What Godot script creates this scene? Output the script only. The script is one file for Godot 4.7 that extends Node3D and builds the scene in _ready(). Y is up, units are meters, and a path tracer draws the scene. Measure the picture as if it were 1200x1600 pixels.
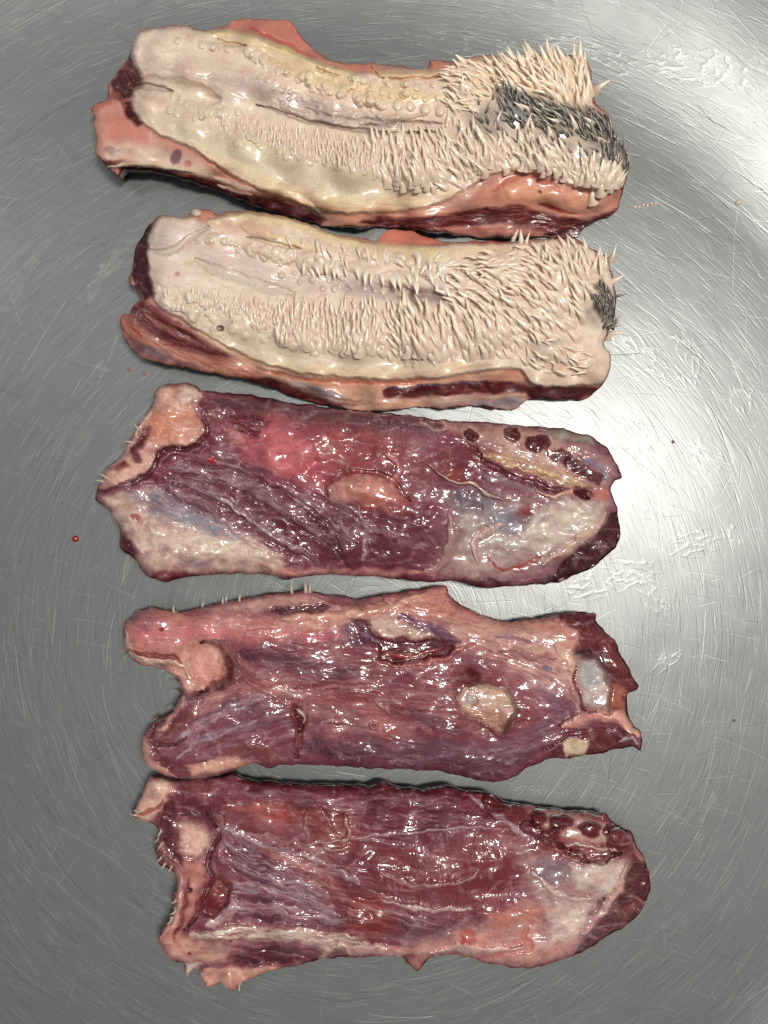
extends Node3D
# Five raw beef tongues laid in a row on a scratched steel tray, looked at from straight above.
# Lengths in the plans below are in "marks": 3000 marks to a metre, the tray's middle at (600, 800), y running towards the viewer.

const S := 3000.0          # marks per metre
const EYE := 1155.0        # height of the camera over the tray, in marks
const STEP := 1.35          # spacing of a tongue's surface grid, in marks

# ------------------------------------------------------------------ one tongue's surface
class Flesh:
	static func lay(x: float, y: float, h: float) -> Vector3:
		# plan outlines were measured from above, so a raised point stands a little nearer to the middle than it looks
		var k := (1.0 - h / EYE) / S
		return Vector3((x - 600.0) * k, h / S, (y - 800.0) * k)

	var x0 := 0.0
	var y0 := 0.0
	var nw := 0
	var nh := 0
	var edge := PackedVector2Array()
	var r := PackedFloat32Array()
	var g := PackedFloat32Array()
	var b := PackedFloat32Array()
	var h := PackedFloat32Array()
	var inside := PackedByteArray()
	var far := PackedFloat32Array()
	var nx := PackedFloat32Array()
	var ny := PackedFloat32Array()
	var warp_x := PackedByteArray()
	var warp_y := PackedByteArray()
	var vary := PackedByteArray()
	var fib := FastNoiseLite.new()
	var rng := RandomNumberGenerator.new()
	var sow := 0
	var warp := 5.0
	var relief := 1.0
	var skirt_in := PackedFloat32Array()
	var bumps := []

	func noise_bytes(seed_: int, freq: float, kind := 0, stretch := Vector2(1, 1), octaves := 4) -> PackedByteArray:
		var n := FastNoiseLite.new()
		n.seed = seed_
		n.frequency = freq * STEP
		n.noise_type = FastNoiseLite.TYPE_SIMPLEX_SMOOTH
		n.fractal_type = FastNoiseLite.FRACTAL_FBM
		n.fractal_octaves = octaves
		if kind == 1:
			n.fractal_type = FastNoiseLite.FRACTAL_RIDGED
		elif kind == 2:
			n.noise_type = FastNoiseLite.TYPE_CELLULAR
			n.cellular_return_type = FastNoiseLite.RETURN_DISTANCE
			n.fractal_type = FastNoiseLite.FRACTAL_NONE
		var w := maxi(int(nw / stretch.x), 4)
		var hh := maxi(int(nh / stretch.y), 4)
		var im := n.get_image(w, hh, false, false, false)
		if w != nw or hh != nh:
			im.resize(nw, nh, Image.INTERPOLATE_CUBIC)
		im.convert(Image.FORMAT_L8)
		return im.get_data()

	func setup(seed_: int, outline: Array, base: String, rim: float, ctrl: Array, round_r := 24.0, round_part := 0.42):
		sow = seed_
		rng.seed = seed_
		fib.seed = seed_ + 5
		fib.frequency = 1.0
		fib.noise_type = FastNoiseLite.TYPE_SIMPLEX
		fib.fractal_octaves = 2
		var wob := FastNoiseLite.new()
		wob.seed = seed_
		wob.frequency = 0.035
		wob.fractal_octaves = 3
		var pts := PackedVector2Array()
		for i in range(0, outline.size(), 2):
			pts.append(Vector2(outline[i], outline[i + 1]))
		var n := pts.size()
		for i in n:
			var a := pts[(i + n - 1) % n]
			var p := pts[i]
			var q := pts[(i + 1) % n]
			var z := pts[(i + 2) % n]
			var m := maxi(int(p.distance_to(q) / 4.0), 1)
			for k in m:
				var t := float(k) / m
				var c := p.cubic_interpolate(q, a, z, t).lerp(p.lerp(q, t), 0.35)
				c += Vector2(wob.get_noise_2d(c.x, c.y), wob.get_noise_2d(c.x + 500.0, c.y)) * 3.2
				edge.append(c)
		var lo := Vector2(1e9, 1e9)
		var hi := -lo
		for p in edge:
			lo = lo.min(p)
			hi = hi.max(p)
		x0 = lo.x - 4.0
		y0 = lo.y - 4.0
		nw = int((hi.x - lo.x + 8.0) / STEP) + 1
		nh = int((hi.y - lo.y + 8.0) / STEP) + 1
		var total := nw * nh
		for arr in [r, g, b, h, far, nx, ny]:
			arr.resize(total)
		inside.resize(total)
		inside.fill(0)
		far.fill(60.0)
		var c0 := Color(base)
		r.fill(c0.r)
		g.fill(c0.g)
		b.fill(c0.b)
		warp_x = noise_bytes(seed_ + 11, 0.028)
		warp_y = noise_bytes(seed_ + 12, 0.028)
		vary = noise_bytes(seed_ + 13, 0.055, 0, Vector2(1.6, 1))
		# rows of the outline's inside
		var m2 := edge.size()
		for j in nh:
			var y := y0 + j * STEP
			var xs := PackedFloat32Array()
			for i in m2:
				var p := edge[i]
				var q := edge[(i + 1) % m2]
				if (p.y > y) != (q.y > y):
					xs.append(p.x + (y - p.y) / (q.y - p.y) * (q.x - p.x))
			xs.sort()
			for k in range(0, xs.size() - 1, 2):
				var ia := maxi(int(ceil((xs[k] - x0) / STEP)), 0)
				var ib := mini(int(floor((xs[k + 1] - x0) / STEP)), nw - 1)
				for i in range(ia, ib + 1):
					inside[j * nw + i] = 1
		# distance to the outline near it
		var reach := round_r + 6.0
		for s in m2:
			var p := edge[s]
			var q := edge[(s + 1) % m2]
			var d := q - p
			var l2 := maxf(d.length_squared(), 1e-6)
			var ia := maxi(int((minf(p.x, q.x) - reach - x0) / STEP), 0)
			var ib := mini(int((maxf(p.x, q.x) + reach - x0) / STEP), nw - 1)
			var ja := maxi(int((minf(p.y, q.y) - reach - y0) / STEP), 0)
			var jb := mini(int((maxf(p.y, q.y) + reach - y0) / STEP), nh - 1)
			for j in range(ja, jb + 1):
				var y := y0 + j * STEP
				var at := j * nw + ia
				for i in range(ia, ib + 1):
					var x := x0 + i * STEP
					var t := clampf(((x - p.x) * d.x + (y - p.y) * d.y) / l2, 0.0, 1.0)
					var ex := p.x + d.x * t
					var ey := p.y + d.y * t
					var e := sqrt((x - ex) * (x - ex) + (y - ey) * (y - ey))
					if e < far[at]:
						far[at] = e
						nx[at] = ex
						ny[at] = ey
					at += 1
		# broad heights: spread from the given spots on a coarse grid
		var spots := PackedVector3Array()
		for i in range(0, ctrl.size(), 3):
			spots.append(Vector3(ctrl[i], ctrl[i + 1], ctrl[i + 2]))
		if rim > 0.0:
			for i in range(0, m2, 7):
				spots.append(Vector3(edge[i].x, edge[i].y, rim))
		var cw := int(nw / 5.0) + 2
		var ch := int(nh / 5.0) + 2
		var im := Image.create_empty(cw, ch, false, Image.FORMAT_RF)
		for j in ch:
			for i in cw:
				var x := x0 + (i + 0.5) * nw * STEP / cw
				var y := y0 + (j + 0.5) * nh * STEP / ch
				var sum := 0.0
				var all := 0.0
				for sp in spots:
					var d2 := (sp.x - x) * (sp.x - x) + (sp.y - y) * (sp.y - y) + 200.0
					var w := 1.0 / (d2 * sqrt(d2))
					all += w
					sum += w * sp.z
				im.set_pixel(i, j, Color(sum / all, 0, 0))
		im.resize(nw, nh, Image.INTERPOLATE_CUBIC)
		h = im.get_data().to_float32_array()
		for k in total:
			var d := far[k] if inside[k] else 0.0
			if d < round_r:
				var u := 1.0 - d / round_r
				h[k] -= round_part * h[k] * (1.0 - sqrt(maxf(1.0 - u * u, 0.0)))

	func blend(k: int, c: Color, w: float):
		r[k] += (c.r - r[k]) * w
		g[k] += (c.g - g[k]) * w
		b[k] += (c.b - b[k]) * w

	# a patch of tissue with a soft, wavering border
	func patch(col: String, a: float, soft: float, dh: float, flat: Array, fibre := 0.0, angle := 0.0):
		var c := Color(col)
		var n := flat.size() / 2
		var px := PackedFloat32Array()
		var py := PackedFloat32Array()
		var lo := Vector2(1e9, 1e9)
		var hi := -lo
		for i in n:
			px.append(flat[2 * i])
			py.append(flat[2 * i + 1])
			lo = lo.min(Vector2(px[i], py[i]))
			hi = hi.max(Vector2(px[i], py[i]))
		var pad := soft + warp
		var ia := maxi(int((lo.x - pad - x0) / STEP), 0)
		var ib := mini(int((hi.x + pad - x0) / STEP), nw - 1)
		var ja := maxi(int((lo.y - pad - y0) / STEP), 0)
		var jb := mini(int((hi.y + pad - y0) / STEP), nh - 1)
		var ca := cos(angle)
		var sa := sin(angle)
		for j in range(ja, jb + 1):
			for i in range(ia, ib + 1):
				var k := j * nw + i
				if inside[k] == 0 and far[k] > 3.0:
					continue
				var x := x0 + i * STEP + (warp_x[k] - 128) * warp / 90.0
				var y := y0 + j * STEP + (warp_y[k] - 128) * warp / 90.0
				var best := 1e9
				var odd := false
				var q := n - 1
				for p in n:
					var dx := px[q] - px[p]
					var dy := py[q] - py[p]
					var ux := x - px[p]
					var uy := y - py[p]
					var t := clampf((ux * dx + uy * dy) / (dx * dx + dy * dy + 1e-6), 0.0, 1.0)
					var ex := ux - dx * t
					var ey := uy - dy * t
					var e := ex * ex + ey * ey
					if e < best:
						best = e
					if (py[p] > y) != (py[q] > y) and ux < dx * uy / dy:
						odd = not odd
					q = p
				var d := sqrt(best) if odd else -sqrt(best)
				if d <= -soft:
					continue
				var w := clampf((d + soft) / (2.0 * soft), 0.0, 1.0)
				w = w * w * (3.0 - 2.0 * w)
				h[k] += dh * relief * w
				var wa := minf(w * a * (1.0 + (vary[k] - 128) / 128.0 * 0.55), 1.0)
				if fibre > 0.0:
					var f := fib.get_noise_2d((x * ca + y * sa) * 0.014, (y * ca - x * sa) * 0.23)
					wa = clampf(wa * (1.0 + fibre * f * 1.6), 0.0, 1.0)
					h[k] += f * fibre * 0.45 * w
				r[k] += (c.r - r[k]) * wa
				g[k] += (c.g - g[k]) * wa
				b[k] += (c.b - b[k]) * wa

	# a strand: a soft line that tapers to its ends, with fibres along it
	func strand(col: String, a: float, width: float, dh: float, flat: Array, fibre := 0.0, taper := true):
		var c := Color(col)
		var n := flat.size() / 2
		var curve := PackedVector2Array()
		for i in n - 1:
			var p := Vector2(flat[2 * i], flat[2 * i + 1])
			var q := Vector2(flat[2 * i + 2], flat[2 * i + 3])
			var aa := Vector2(flat[maxi(2 * i - 2, 0)], flat[maxi(2 * i - 1, 1)])
			var zz := Vector2(flat[mini(2 * i + 4, 2 * n - 2)], flat[mini(2 * i + 5, 2 * n - 1)])
			var m := 3 if n > 2 else 1
			for u in m:
				curve.append(p.cubic_interpolate(q, aa, zz, float(u) / m))
		curve.append(Vector2(flat[2 * n - 2], flat[2 * n - 1]))
		var m2 := curve.size()
		var lo := Vector2(1e9, 1e9)
		var hi := -lo
		var along := PackedFloat32Array([0.0])
		for i in m2:
			lo = lo.min(curve[i])
			hi = hi.max(curve[i])
			if i:
				along.append(along[i - 1] + curve[i].distance_to(curve[i - 1]))
		var full := along[m2 - 1]
		var wr := minf(warp, 1.5 + width * 0.6)
		var pad := width + wr
		var ia := maxi(int((lo.x - pad - x0) / STEP), 0)
		var ib := mini(int((hi.x + pad - x0) / STEP), nw - 1)
		var ja := maxi(int((lo.y - pad - y0) / STEP), 0)
		var jb := mini(int((hi.y + pad - y0) / STEP), nh - 1)
		for j in range(ja, jb + 1):
			for i in range(ia, ib + 1):
				var k := j * nw + i
				if inside[k] == 0 and far[k] > 3.0:
					continue
				var x := x0 + i * STEP + (warp_x[k] - 128) * wr / 90.0
				var y := y0 + j * STEP + (warp_y[k] - 128) * wr / 90.0
				var best := width * width
				var s := 0.0
				var side := 0.0
				for p in m2 - 1:
					var dx := curve[p + 1].x - curve[p].x
					var dy := curve[p + 1].y - curve[p].y
					var ux := x - curve[p].x
					var uy := y - curve[p].y
					var t := clampf((ux * dx + uy * dy) / (dx * dx + dy * dy + 1e-6), 0.0, 1.0)
					var ex := ux - dx * t
					var ey := uy - dy * t
					var e := ex * ex + ey * ey
					if e < best:
						best = e
						s = along[p] + t * (along[p + 1] - along[p])
						side = ux * dy - uy * dx
				if best >= width * width:
					continue
				var wd := width
				if taper:
					var v := s / full
					wd *= clampf(0.3 + 4.0 * v * (1.0 - v), 0.0, 1.0)
				if best >= wd * wd:
					continue
				var w := 1.0 - best / (wd * wd)
				w *= w * (3.0 - 2.0 * w) if width < 8.0 else 1.0
				h[k] += dh * relief * w
				var wa := minf(a * w * (1.0 + (vary[k] - 128) / 128.0 * 0.6), 1.0)
				if fibre > 0.0:
					var off := sqrt(best) * (1.0 if side > 0.0 else -1.0)
					var f := fib.get_noise_2d(s * 0.014, off * 0.24 + full)
					wa = clampf(wa * (1.0 + fibre * f * 1.8), 0.0, 1.0)
					h[k] += f * fibre * 0.5 * w
				r[k] += (c.r - r[k]) * wa
				g[k] += (c.g - g[k]) * wa
				b[k] += (c.b - b[k]) * wa

	# many thin fibres that follow the grain of the muscle; grain gives (x, y, direction x, direction y) at a few spots
	func fibres(colours: Array, count: int, zone: Array, grain: Array, lo_len: float, hi_len: float, a: float, width: float, dh: float, stray := 0.1):
		var poly := PackedVector2Array()
		for i in range(0, zone.size(), 2):
			poly.append(Vector2(zone[i], zone[i + 1]))
		var lo := Vector2(1e9, 1e9)
		var hi := -lo
		for p in poly:
			lo = lo.min(p)
			hi = hi.max(p)
		var made := 0
		var tries := 0
		while made < count and tries < count * 6:
			tries += 1
			var p := Vector2(rng.randf_range(lo.x, hi.x), rng.randf_range(lo.y, hi.y))
			if not Geometry2D.is_point_in_polygon(p, poly):
				continue
			made += 1
			var long := rng.randf_range(lo_len, hi_len) / 4.0
			var off := rng.randfn(0.0, stray)
			var flat := [p.x, p.y]
			for k in 4:
				var d := Vector2.ZERO
				for i in range(0, grain.size(), 4):
					d += Vector2(grain[i + 2], grain[i + 3]).normalized() / (p.distance_squared_to(Vector2(grain[i], grain[i + 1])) + 200.0)
				p += d.normalized().rotated(off + rng.randfn(0.0, 0.06)) * long
				flat.append(p.x)
				flat.append(p.y)
			var s := 1.0 if rng.randf() < 0.7 else -0.8
			strand(colours[rng.randi() % colours.size()], a * 0.42 * rng.randf_range(0.4, 1.3), width * rng.randf_range(0.7, 1.5), dh * 0.3 * s, flat)

	# a round or oval swelling (or pit)
	func knob(col: String, a: float, x: float, y: float, rx: float, ry: float, dh: float, angle := 0.0, blunt := 0.5):
		var c := Color(col)
		var m := maxf(rx, ry) + 7.0
		var ca := cos(angle)
		var sa := sin(angle)
		for j in range(maxi(int((y - m - y0) / STEP), 0), mini(int((y + m - y0) / STEP) + 1, nh - 1) + 1):
			for i in range(maxi(int((x - m - x0) / STEP), 0), mini(int((x + m - x0) / STEP) + 1, nw - 1) + 1):
				var k := j * nw + i
				var dx := x0 + i * STEP - x
				var dy := y0 + j * STEP - y
				if rx > 9.0:
					dx += (warp_x[k] - 128) / 18.0
					dy += (warp_y[k] - 128) / 18.0
				var u := (dx * ca + dy * sa) / rx
				var v := (dy * ca - dx * sa) / ry
				var e := u * u + v * v
				if e >= 1.0:
					continue
				var w := pow(1.0 - e, blunt)
				h[k] += dh * relief * w
				w = minf(w * 1.4, 1.0) * a
				r[k] += (c.r - r[k]) * w
				g[k] += (c.g - g[k]) * w
				b[k] += (c.b - b[k]) * w

	# a row of round papillae that belong to the skin itself
	func row(col: String, a: float, flat: Array, gap: float, rad: float, dh: float, spread: float, long := 1.0):
		var n := flat.size() / 2
		for i in n - 1:
			var p := Vector2(flat[2 * i], flat[2 * i + 1])
			var q := Vector2(flat[2 * i + 2], flat[2 * i + 3])
			var m := maxi(int(p.distance_to(q) / gap), 1)
			for k in m:
				var c := p.lerp(q, (k + rng.randf_range(-0.25, 0.25)) / m) + Vector2(rng.randf_range(-1, 1), rng.randf_range(-1, 1)) * spread
				var s := rng.randf_range(0.7, 1.25)
				knob(col, a * rng.randf_range(0.6, 1.0), c.x, c.y, rad * s, rad * s * long, dh * s, rng.randf_range(-0.4, 0.4))

	# a web of thin pale fascia, blood mottling, and the uneven surface of wet flesh
	func finish(film: String, film_a: float, mottle: float, rough: float, sheet := 0.0):
		var c := Color(film)
		var deep := Color("4a1a25")
		var big := noise_bytes(sow + 21, 0.02)
		var fine := noise_bytes(sow + 22, 0.11)
		var web := noise_bytes(sow + 23, 0.022, 1, Vector2(2.2, 1))
		var thin := noise_bytes(sow + 26, 0.05, 1, Vector2(3.0, 1))
		var grain := noise_bytes(sow + 24, 0.16, 0, Vector2(7, 1))
		var lump := noise_bytes(sow + 25, 0.026, 0, Vector2(1.6, 1), 2)
		var tiny := noise_bytes(sow + 28, 0.3, 0, Vector2.ONE, 2)
		var cells := noise_bytes(sow + 29, 0.075, 2)
		var cloud := noise_bytes(sow + 27, 0.013, 0, Vector2(1.8, 1))
		var warm := 0.0 if film_a > 0.3 else 1.0
		for k in nw * nh:
			if inside[k] == 0 and far[k] > 3.0:
				continue
			var m := (big[k] - 128) / 128.0 * mottle
			var f := (fine[k] - 128) / 128.0
			var at := clampi(k + ((warp_y[k] - 128) / 5) * nw, 0, nw * nh - 1)
			var gr := (grain[at] - 128) / 128.0
			var dark := clampf(1.15 - (r[k] + g[k] + b[k]) / 2.1, 0.0, 1.0)
			var wv := clampf((web[k] - 188) / 60.0, 0.0, 1.0) * film_a * dark * 1.2
			wv += clampf((thin[at] - 212) / 34.0, 0.0, 1.0) * film_a * dark * 1.1
			wv += clampf((cloud[k] - 128) / 90.0, 0.0, 1.0) * film_a * dark * (0.8 + gr)
			wv = clampf(wv, 0.0, 0.8)
			r[k] += (c.r - r[k]) * wv
			g[k] += (c.g - g[k]) * wv
			b[k] += (c.b - b[k]) * wv
			var dp := clampf((110 - cloud[k]) / 80.0, 0.0, 1.0) * film_a * dark * (1.2 + gr * 1.5)
			r[k] += (deep.r - r[k]) * dp
			g[k] += (deep.g - g[k]) * dp
			b[k] += (deep.b - b[k]) * dp
			var fat := 1.0 - dark
			var lob := clampf((cells[k] - 60) / 120.0, 0.0, 1.0) * fat
			var t := 1.0 + m * 0.5 + f * mottle * 0.35 + (tiny[k] - 128) / 128.0 * mottle * 0.55 - lob * mottle * 0.35 + gr * sheet * 0.5 * dark
			r[k] = clampf(r[k] * (0.5 + 0.5 * t), 0.0, 1.0)
			g[k] = clampf(g[k] * t * (1.0 - 0.02 * warm), 0.0, 1.0)
			b[k] = clampf(b[k] * (0.15 + 0.85 * t) * (1.0 - 0.06 * warm), 0.0, 1.0)
			var d := clampf(far[k] / 20.0, 0.2, 1.0) if inside[k] else 0.2
			d *= clampf(0.75 + (big[k] - 128) / 75.0, 0.25, 1.4)
			h[k] += ((lump[k] - 128) / 128.0 * (5.5 if film_a > 0.3 else 4.5) + f * 0.06 + gr * sheet * 0.12 * dark) * rough * d + wv * 1.4 * rough - lob * 0.9 * rough
			h[k] = maxf(h[k], 1.5)

	func height(x: float, y: float) -> float:
		var i := clampi(int((x - x0) / STEP), 0, nw - 1)
		var j := clampi(int((y - y0) / STEP), 0, nh - 1)
		return h[j * nw + i]

	func tint(x: float, y: float) -> Color:
		var k := clampi(int((y - y0) / STEP), 0, nh - 1) * nw + clampi(int((x - x0) / STEP), 0, nw - 1)
		return Color(r[k], g[k], b[k])

	func surface() -> ArrayMesh:
		var id := PackedInt32Array()
		id.resize(nw * nh)
		id.fill(-1)
		var v := PackedVector3Array()
		var col := PackedColorArray()
		var index := PackedInt32Array()
		var used := PackedInt32Array()
		for j in nh - 1:
			for i in nw - 1:
				var k := j * nw + i
				if inside[k] + inside[k + 1] + inside[k + nw] + inside[k + nw + 1] == 0:
					continue
				for q: int in [k, k + 1, k + nw, k + nw + 1]:
					if id[q] < 0:
						id[q] = v.size()
						used.append(q)
						var x := x0 + (q % nw) * STEP
						var y := y0 + (q / nw) * STEP
						if inside[q] == 0:
							x = nx[q]
							y = ny[q]
						var kk := (1.0 - h[q] / EYE) / S
						v.append(Vector3((x - 600.0) * kk, h[q] / S, (y - 800.0) * kk))
						col.append(Color(r[q], g[q], b[q]))
				var a := id[k]
				var bq := id[k + 1]
				var c := id[k + nw]
				var d := id[k + nw + 1]
				index.append_array([a, bq, d, a, d, c])
		var nor := PackedVector3Array()
		nor.resize(v.size())
		for t in range(0, index.size(), 3):
			var i0 := index[t]
			var i1 := index[t + 1]
			var i2 := index[t + 2]
			var f := (v[i2] - v[i0]).cross(v[i1] - v[i0])
			nor[i0] += f
			nor[i1] += f
			nor[i2] += f
		for i in nor.size():
			nor[i] = nor[i].normalized() if nor[i].length_squared() > 0.0 else Vector3.UP
		var arr := []
		arr.resize(Mesh.ARRAY_MAX)
		arr[Mesh.ARRAY_VERTEX] = v
		arr[Mesh.ARRAY_NORMAL] = nor
		arr[Mesh.ARRAY_COLOR] = col
		arr[Mesh.ARRAY_INDEX] = index
		var mesh := ArrayMesh.new()
		mesh.add_surface_from_arrays(Mesh.PRIMITIVE_TRIANGLES, arr)
		return mesh

	# the side below the outline, down to the tray
	func side(flesh: String, tuck: float) -> ArrayMesh:
		var st := SurfaceTool.new()
		st.begin(Mesh.PRIMITIVE_TRIANGLES)
		var m := edge.size()
		var rows := 8
		var wob := FastNoiseLite.new()
		wob.seed = sow + 40
		wob.frequency = 0.06
		var area := 0.0
		for i in m:
			area += edge[i].cross(edge[(i + 1) % m])
		var turn := 1.0 if area > 0.0 else -1.0
		var c1 := Color(flesh)
		for i in m:
			var p := edge[i]
			var out := ((edge[(i + 2) % m] - edge[(i + m - 2) % m]).normalized().orthogonal()) * turn
			var top := height(p.x - out.x * 1.5, p.y - out.y * 1.5) + 0.2
			var base := lay(p.x, p.y, top)
			var c := tint(p.x - out.x * 2.0, p.y - out.y * 2.0)
			for q in rows:
				var t := float(q) / (rows - 1)
				var hh := top * (1.0 - t)
				var o := (-tuck * t * t * minf(top / 30.0, 1.0) + wob.get_noise_2d(i * 3.0, hh * 2.0) * 3.0 * sin(t * PI)) / S
				st.set_color(c.lerp(c1, smoothstep(0.0, 0.5, t)) * (0.9 + 0.25 * wob.get_noise_2d(i * 5.0 + 900.0, hh * 4.0)))
				st.add_vertex(Vector3(base.x + out.x * o, hh / S, base.z + out.y * o))
		for i in m:
			var i2 := (i + 1) % m
			for q in rows - 1:
				var a := i * rows + q
				var d := i2 * rows + q
				for k in ([a, d, d + 1, a, d + 1, a + 1] if turn < 0.0 else [a, d + 1, d, a, a + 1, d + 1]):
					st.add_index(k)
		st.generate_normals()
		return st.commit()


# ------------------------------------------------------------------ helpers for the tree of things
func numbered(called: String) -> String:
	if not has_node(called):
		return called
	var n := 1
	while has_node("%s_%03d" % [called, n]):
		n += 1
	return "%s_%03d" % [called, n]

func thing(called: String, label: String, category: String, group := "", at := Vector3.ZERO) -> Node3D:
	var o := Node3D.new()
	o.name = numbered(called)
	add_child(o)
	o.position = at
	o.set_meta("label", label)
	o.set_meta("category", category)
	if group:
		o.set_meta("group", group)
	return o

func part(called: String, mesh: Mesh, m: Material, parent: Node3D) -> MeshInstance3D:
	var o := MeshInstance3D.new()
	o.name = called
	o.mesh = mesh
	o.material_override = m
	parent.add_child(o, true)
	return o

func noise_tex(seed_: int, freq: float, octaves: int, kind := 0) -> NoiseTexture2D:
	var n := FastNoiseLite.new()
	n.seed = seed_
	n.frequency = freq
	n.fractal_octaves = octaves
	n.noise_type = FastNoiseLite.TYPE_SIMPLEX_SMOOTH if kind != 2 else FastNoiseLite.TYPE_CELLULAR
	var t := NoiseTexture2D.new()
	t.width = 512
	t.height = 512
	t.seamless = true
	t.noise = n
	return t

func wet(bump: Texture2D, scale: float, depth: float, roughness: float, coat: float, coat_rough: float) -> StandardMaterial3D:
	var m := StandardMaterial3D.new()
	m.vertex_color_use_as_albedo = true
	m.vertex_color_is_srgb = true
	m.roughness = roughness
	m.metallic_specular = 0.45
	m.clearcoat_enabled = coat > 0.0
	m.clearcoat = coat
	m.clearcoat_roughness = coat_rough
	if bump:
		m.heightmap_enabled = true
		m.heightmap_texture = bump
		m.heightmap_scale = depth
		m.uv1_triplanar = true
		m.uv1_scale = Vector3.ONE * scale
	return m

# a horny papilla: a bent thorn about one unit long with a wide foot sunk in the skin at the origin, leaning along +x
func papilla_mesh(seed_: int, base_col: Color, tip_col: Color, fat: float, lift: float, curl: float) -> ArrayMesh:
	var rg := RandomNumberGenerator.new()
	rg.seed = seed_
	var st := SurfaceTool.new()
	st.begin(Mesh.PRIMITIVE_TRIANGLES)
	var rings := 9
	var sides := 8
	var at := Vector3(-0.14, -0.27, 0)
	var side_bend := rg.randf_range(-0.2, 0.2)
	for q in rings:
		var t := float(q) / (rings - 1)
		var rad := fat * (pow(1.0 - t, 0.85) + 0.55 * exp(-t * 7.0) + 0.03)
		# steep at the foot, then laid over
		var ang := lerpf(lift + 1.0, lift - curl * t, smoothstep(0.05, 0.5, t))
		var dir := Vector3(cos(ang), sin(ang), side_bend * t)
		var up := Vector3(-sin(ang), cos(ang), 0)
		for s in sides:
			var p := TAU * s / sides
			var k := rad * rg.randf_range(0.93, 1.07)
			st.set_color(base_col.lerp(tip_col, smoothstep(0.05, 0.8, t)))
			st.add_vertex(at + up * sin(p) * k * 0.85 + Vector3(0, 0, 1) * cos(p) * k)
		at += dir * 1.25 / (rings - 1)
	for q in rings - 1:
		for s in sides:
			var a := q * sides + s
			var a2 := q * sides + (s + 1) % sides
			for k in [a, a2, a2 + sides, a, a2 + sides, a + sides]:
				st.add_index(k)
	st.generate_normals()
	return st.commit()

var pale_thorns := []
var peach_thorns := []
var dull_thorns := []
var dark_thorns := []
var blunt_thorns := []
var spots_taken := {}
var queue := []

# sows papillae over a zone; lean gives (x, y, dir x, dir y) at a few spots, blended between
func sow_papillae(f: Flesh, kinds: Array, zone: Array, gap: float, len_lo: float, len_hi: float, lean: Array, wide := 1.0, stray := 0.25):
	var poly := PackedVector2Array()
	for i in range(0, zone.size(), 2):
		poly.append(Vector2(zone[i], zone[i + 1]))
	var lo := Vector2(1e9, 1e9)
	var hi := -lo
	for p in poly:
		lo = lo.min(p)
		hi = hi.max(p)
	var y := lo.y
	var odd := 0
	while y < hi.y:
		var x := lo.x + (gap * 0.5 if odd else 0.0)
		while x < hi.x:
			var p := Vector2(x, y) + Vector2(f.rng.randf_range(-1, 1), f.rng.randf_range(-1, 1)) * gap * 0.42
			if Geometry2D.is_point_in_polygon(p, poly):
				var dir := Vector2.ZERO
				for i in range(0, lean.size(), 4):
					var d2 := p.distance_squared_to(Vector2(lean[i], lean[i + 1])) + 100.0
					dir += Vector2(lean[i + 2], lean[i + 3]).normalized() / d2
				one_papilla(f, kinds, p, dir.angle() + f.rng.randfn(0.0, stray * 0.7), f.rng.randf_range(len_lo, len_hi) * 0.84, wide * 1.12)
			x += gap
		y += gap * 0.87
		odd = 1 - odd

func one_papilla(f: Flesh, kinds: Array, p: Vector2, angle: float, length: float, wide := 1.0):
	var hh := f.height(p.x, p.y)
	var at := Flesh.lay(p.x, p.y, hh)
	var w := f.rng.randf_range(0.85, 1.2) * wide
	var bs := Basis(Vector3.UP, -angle) * Basis.from_scale(Vector3(1, 1, w)) * Basis(Vector3.RIGHT, f.rng.randf_range(-0.5, 0.5))
	queue.append({"mesh": kinds[f.rng.randi() % kinds.size()], "length": length, "at": Transform3D(bs.scaled(Vector3.ONE * length / S), at)})

# the 300 longest become parts, the rest one mass
func plant(root: Node3D, m: Material):
	queue.sort_custom(func(a, b): return a.length > b.length)
	for q in queue.slice(0, 296):
		var o := part("papilla", q.mesh, m, root)
		o.transform = q.at
	if queue.size() > 296:
		var rest := queue.slice(296)
		var st := SurfaceTool.new()
		for q in rest:
			st.append_from(q.mesh, 0, q.at)
		var o := part("small_papillae", st.commit(), m, root)
		o.set_meta("kind", "stuff")
	queue.clear()

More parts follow.
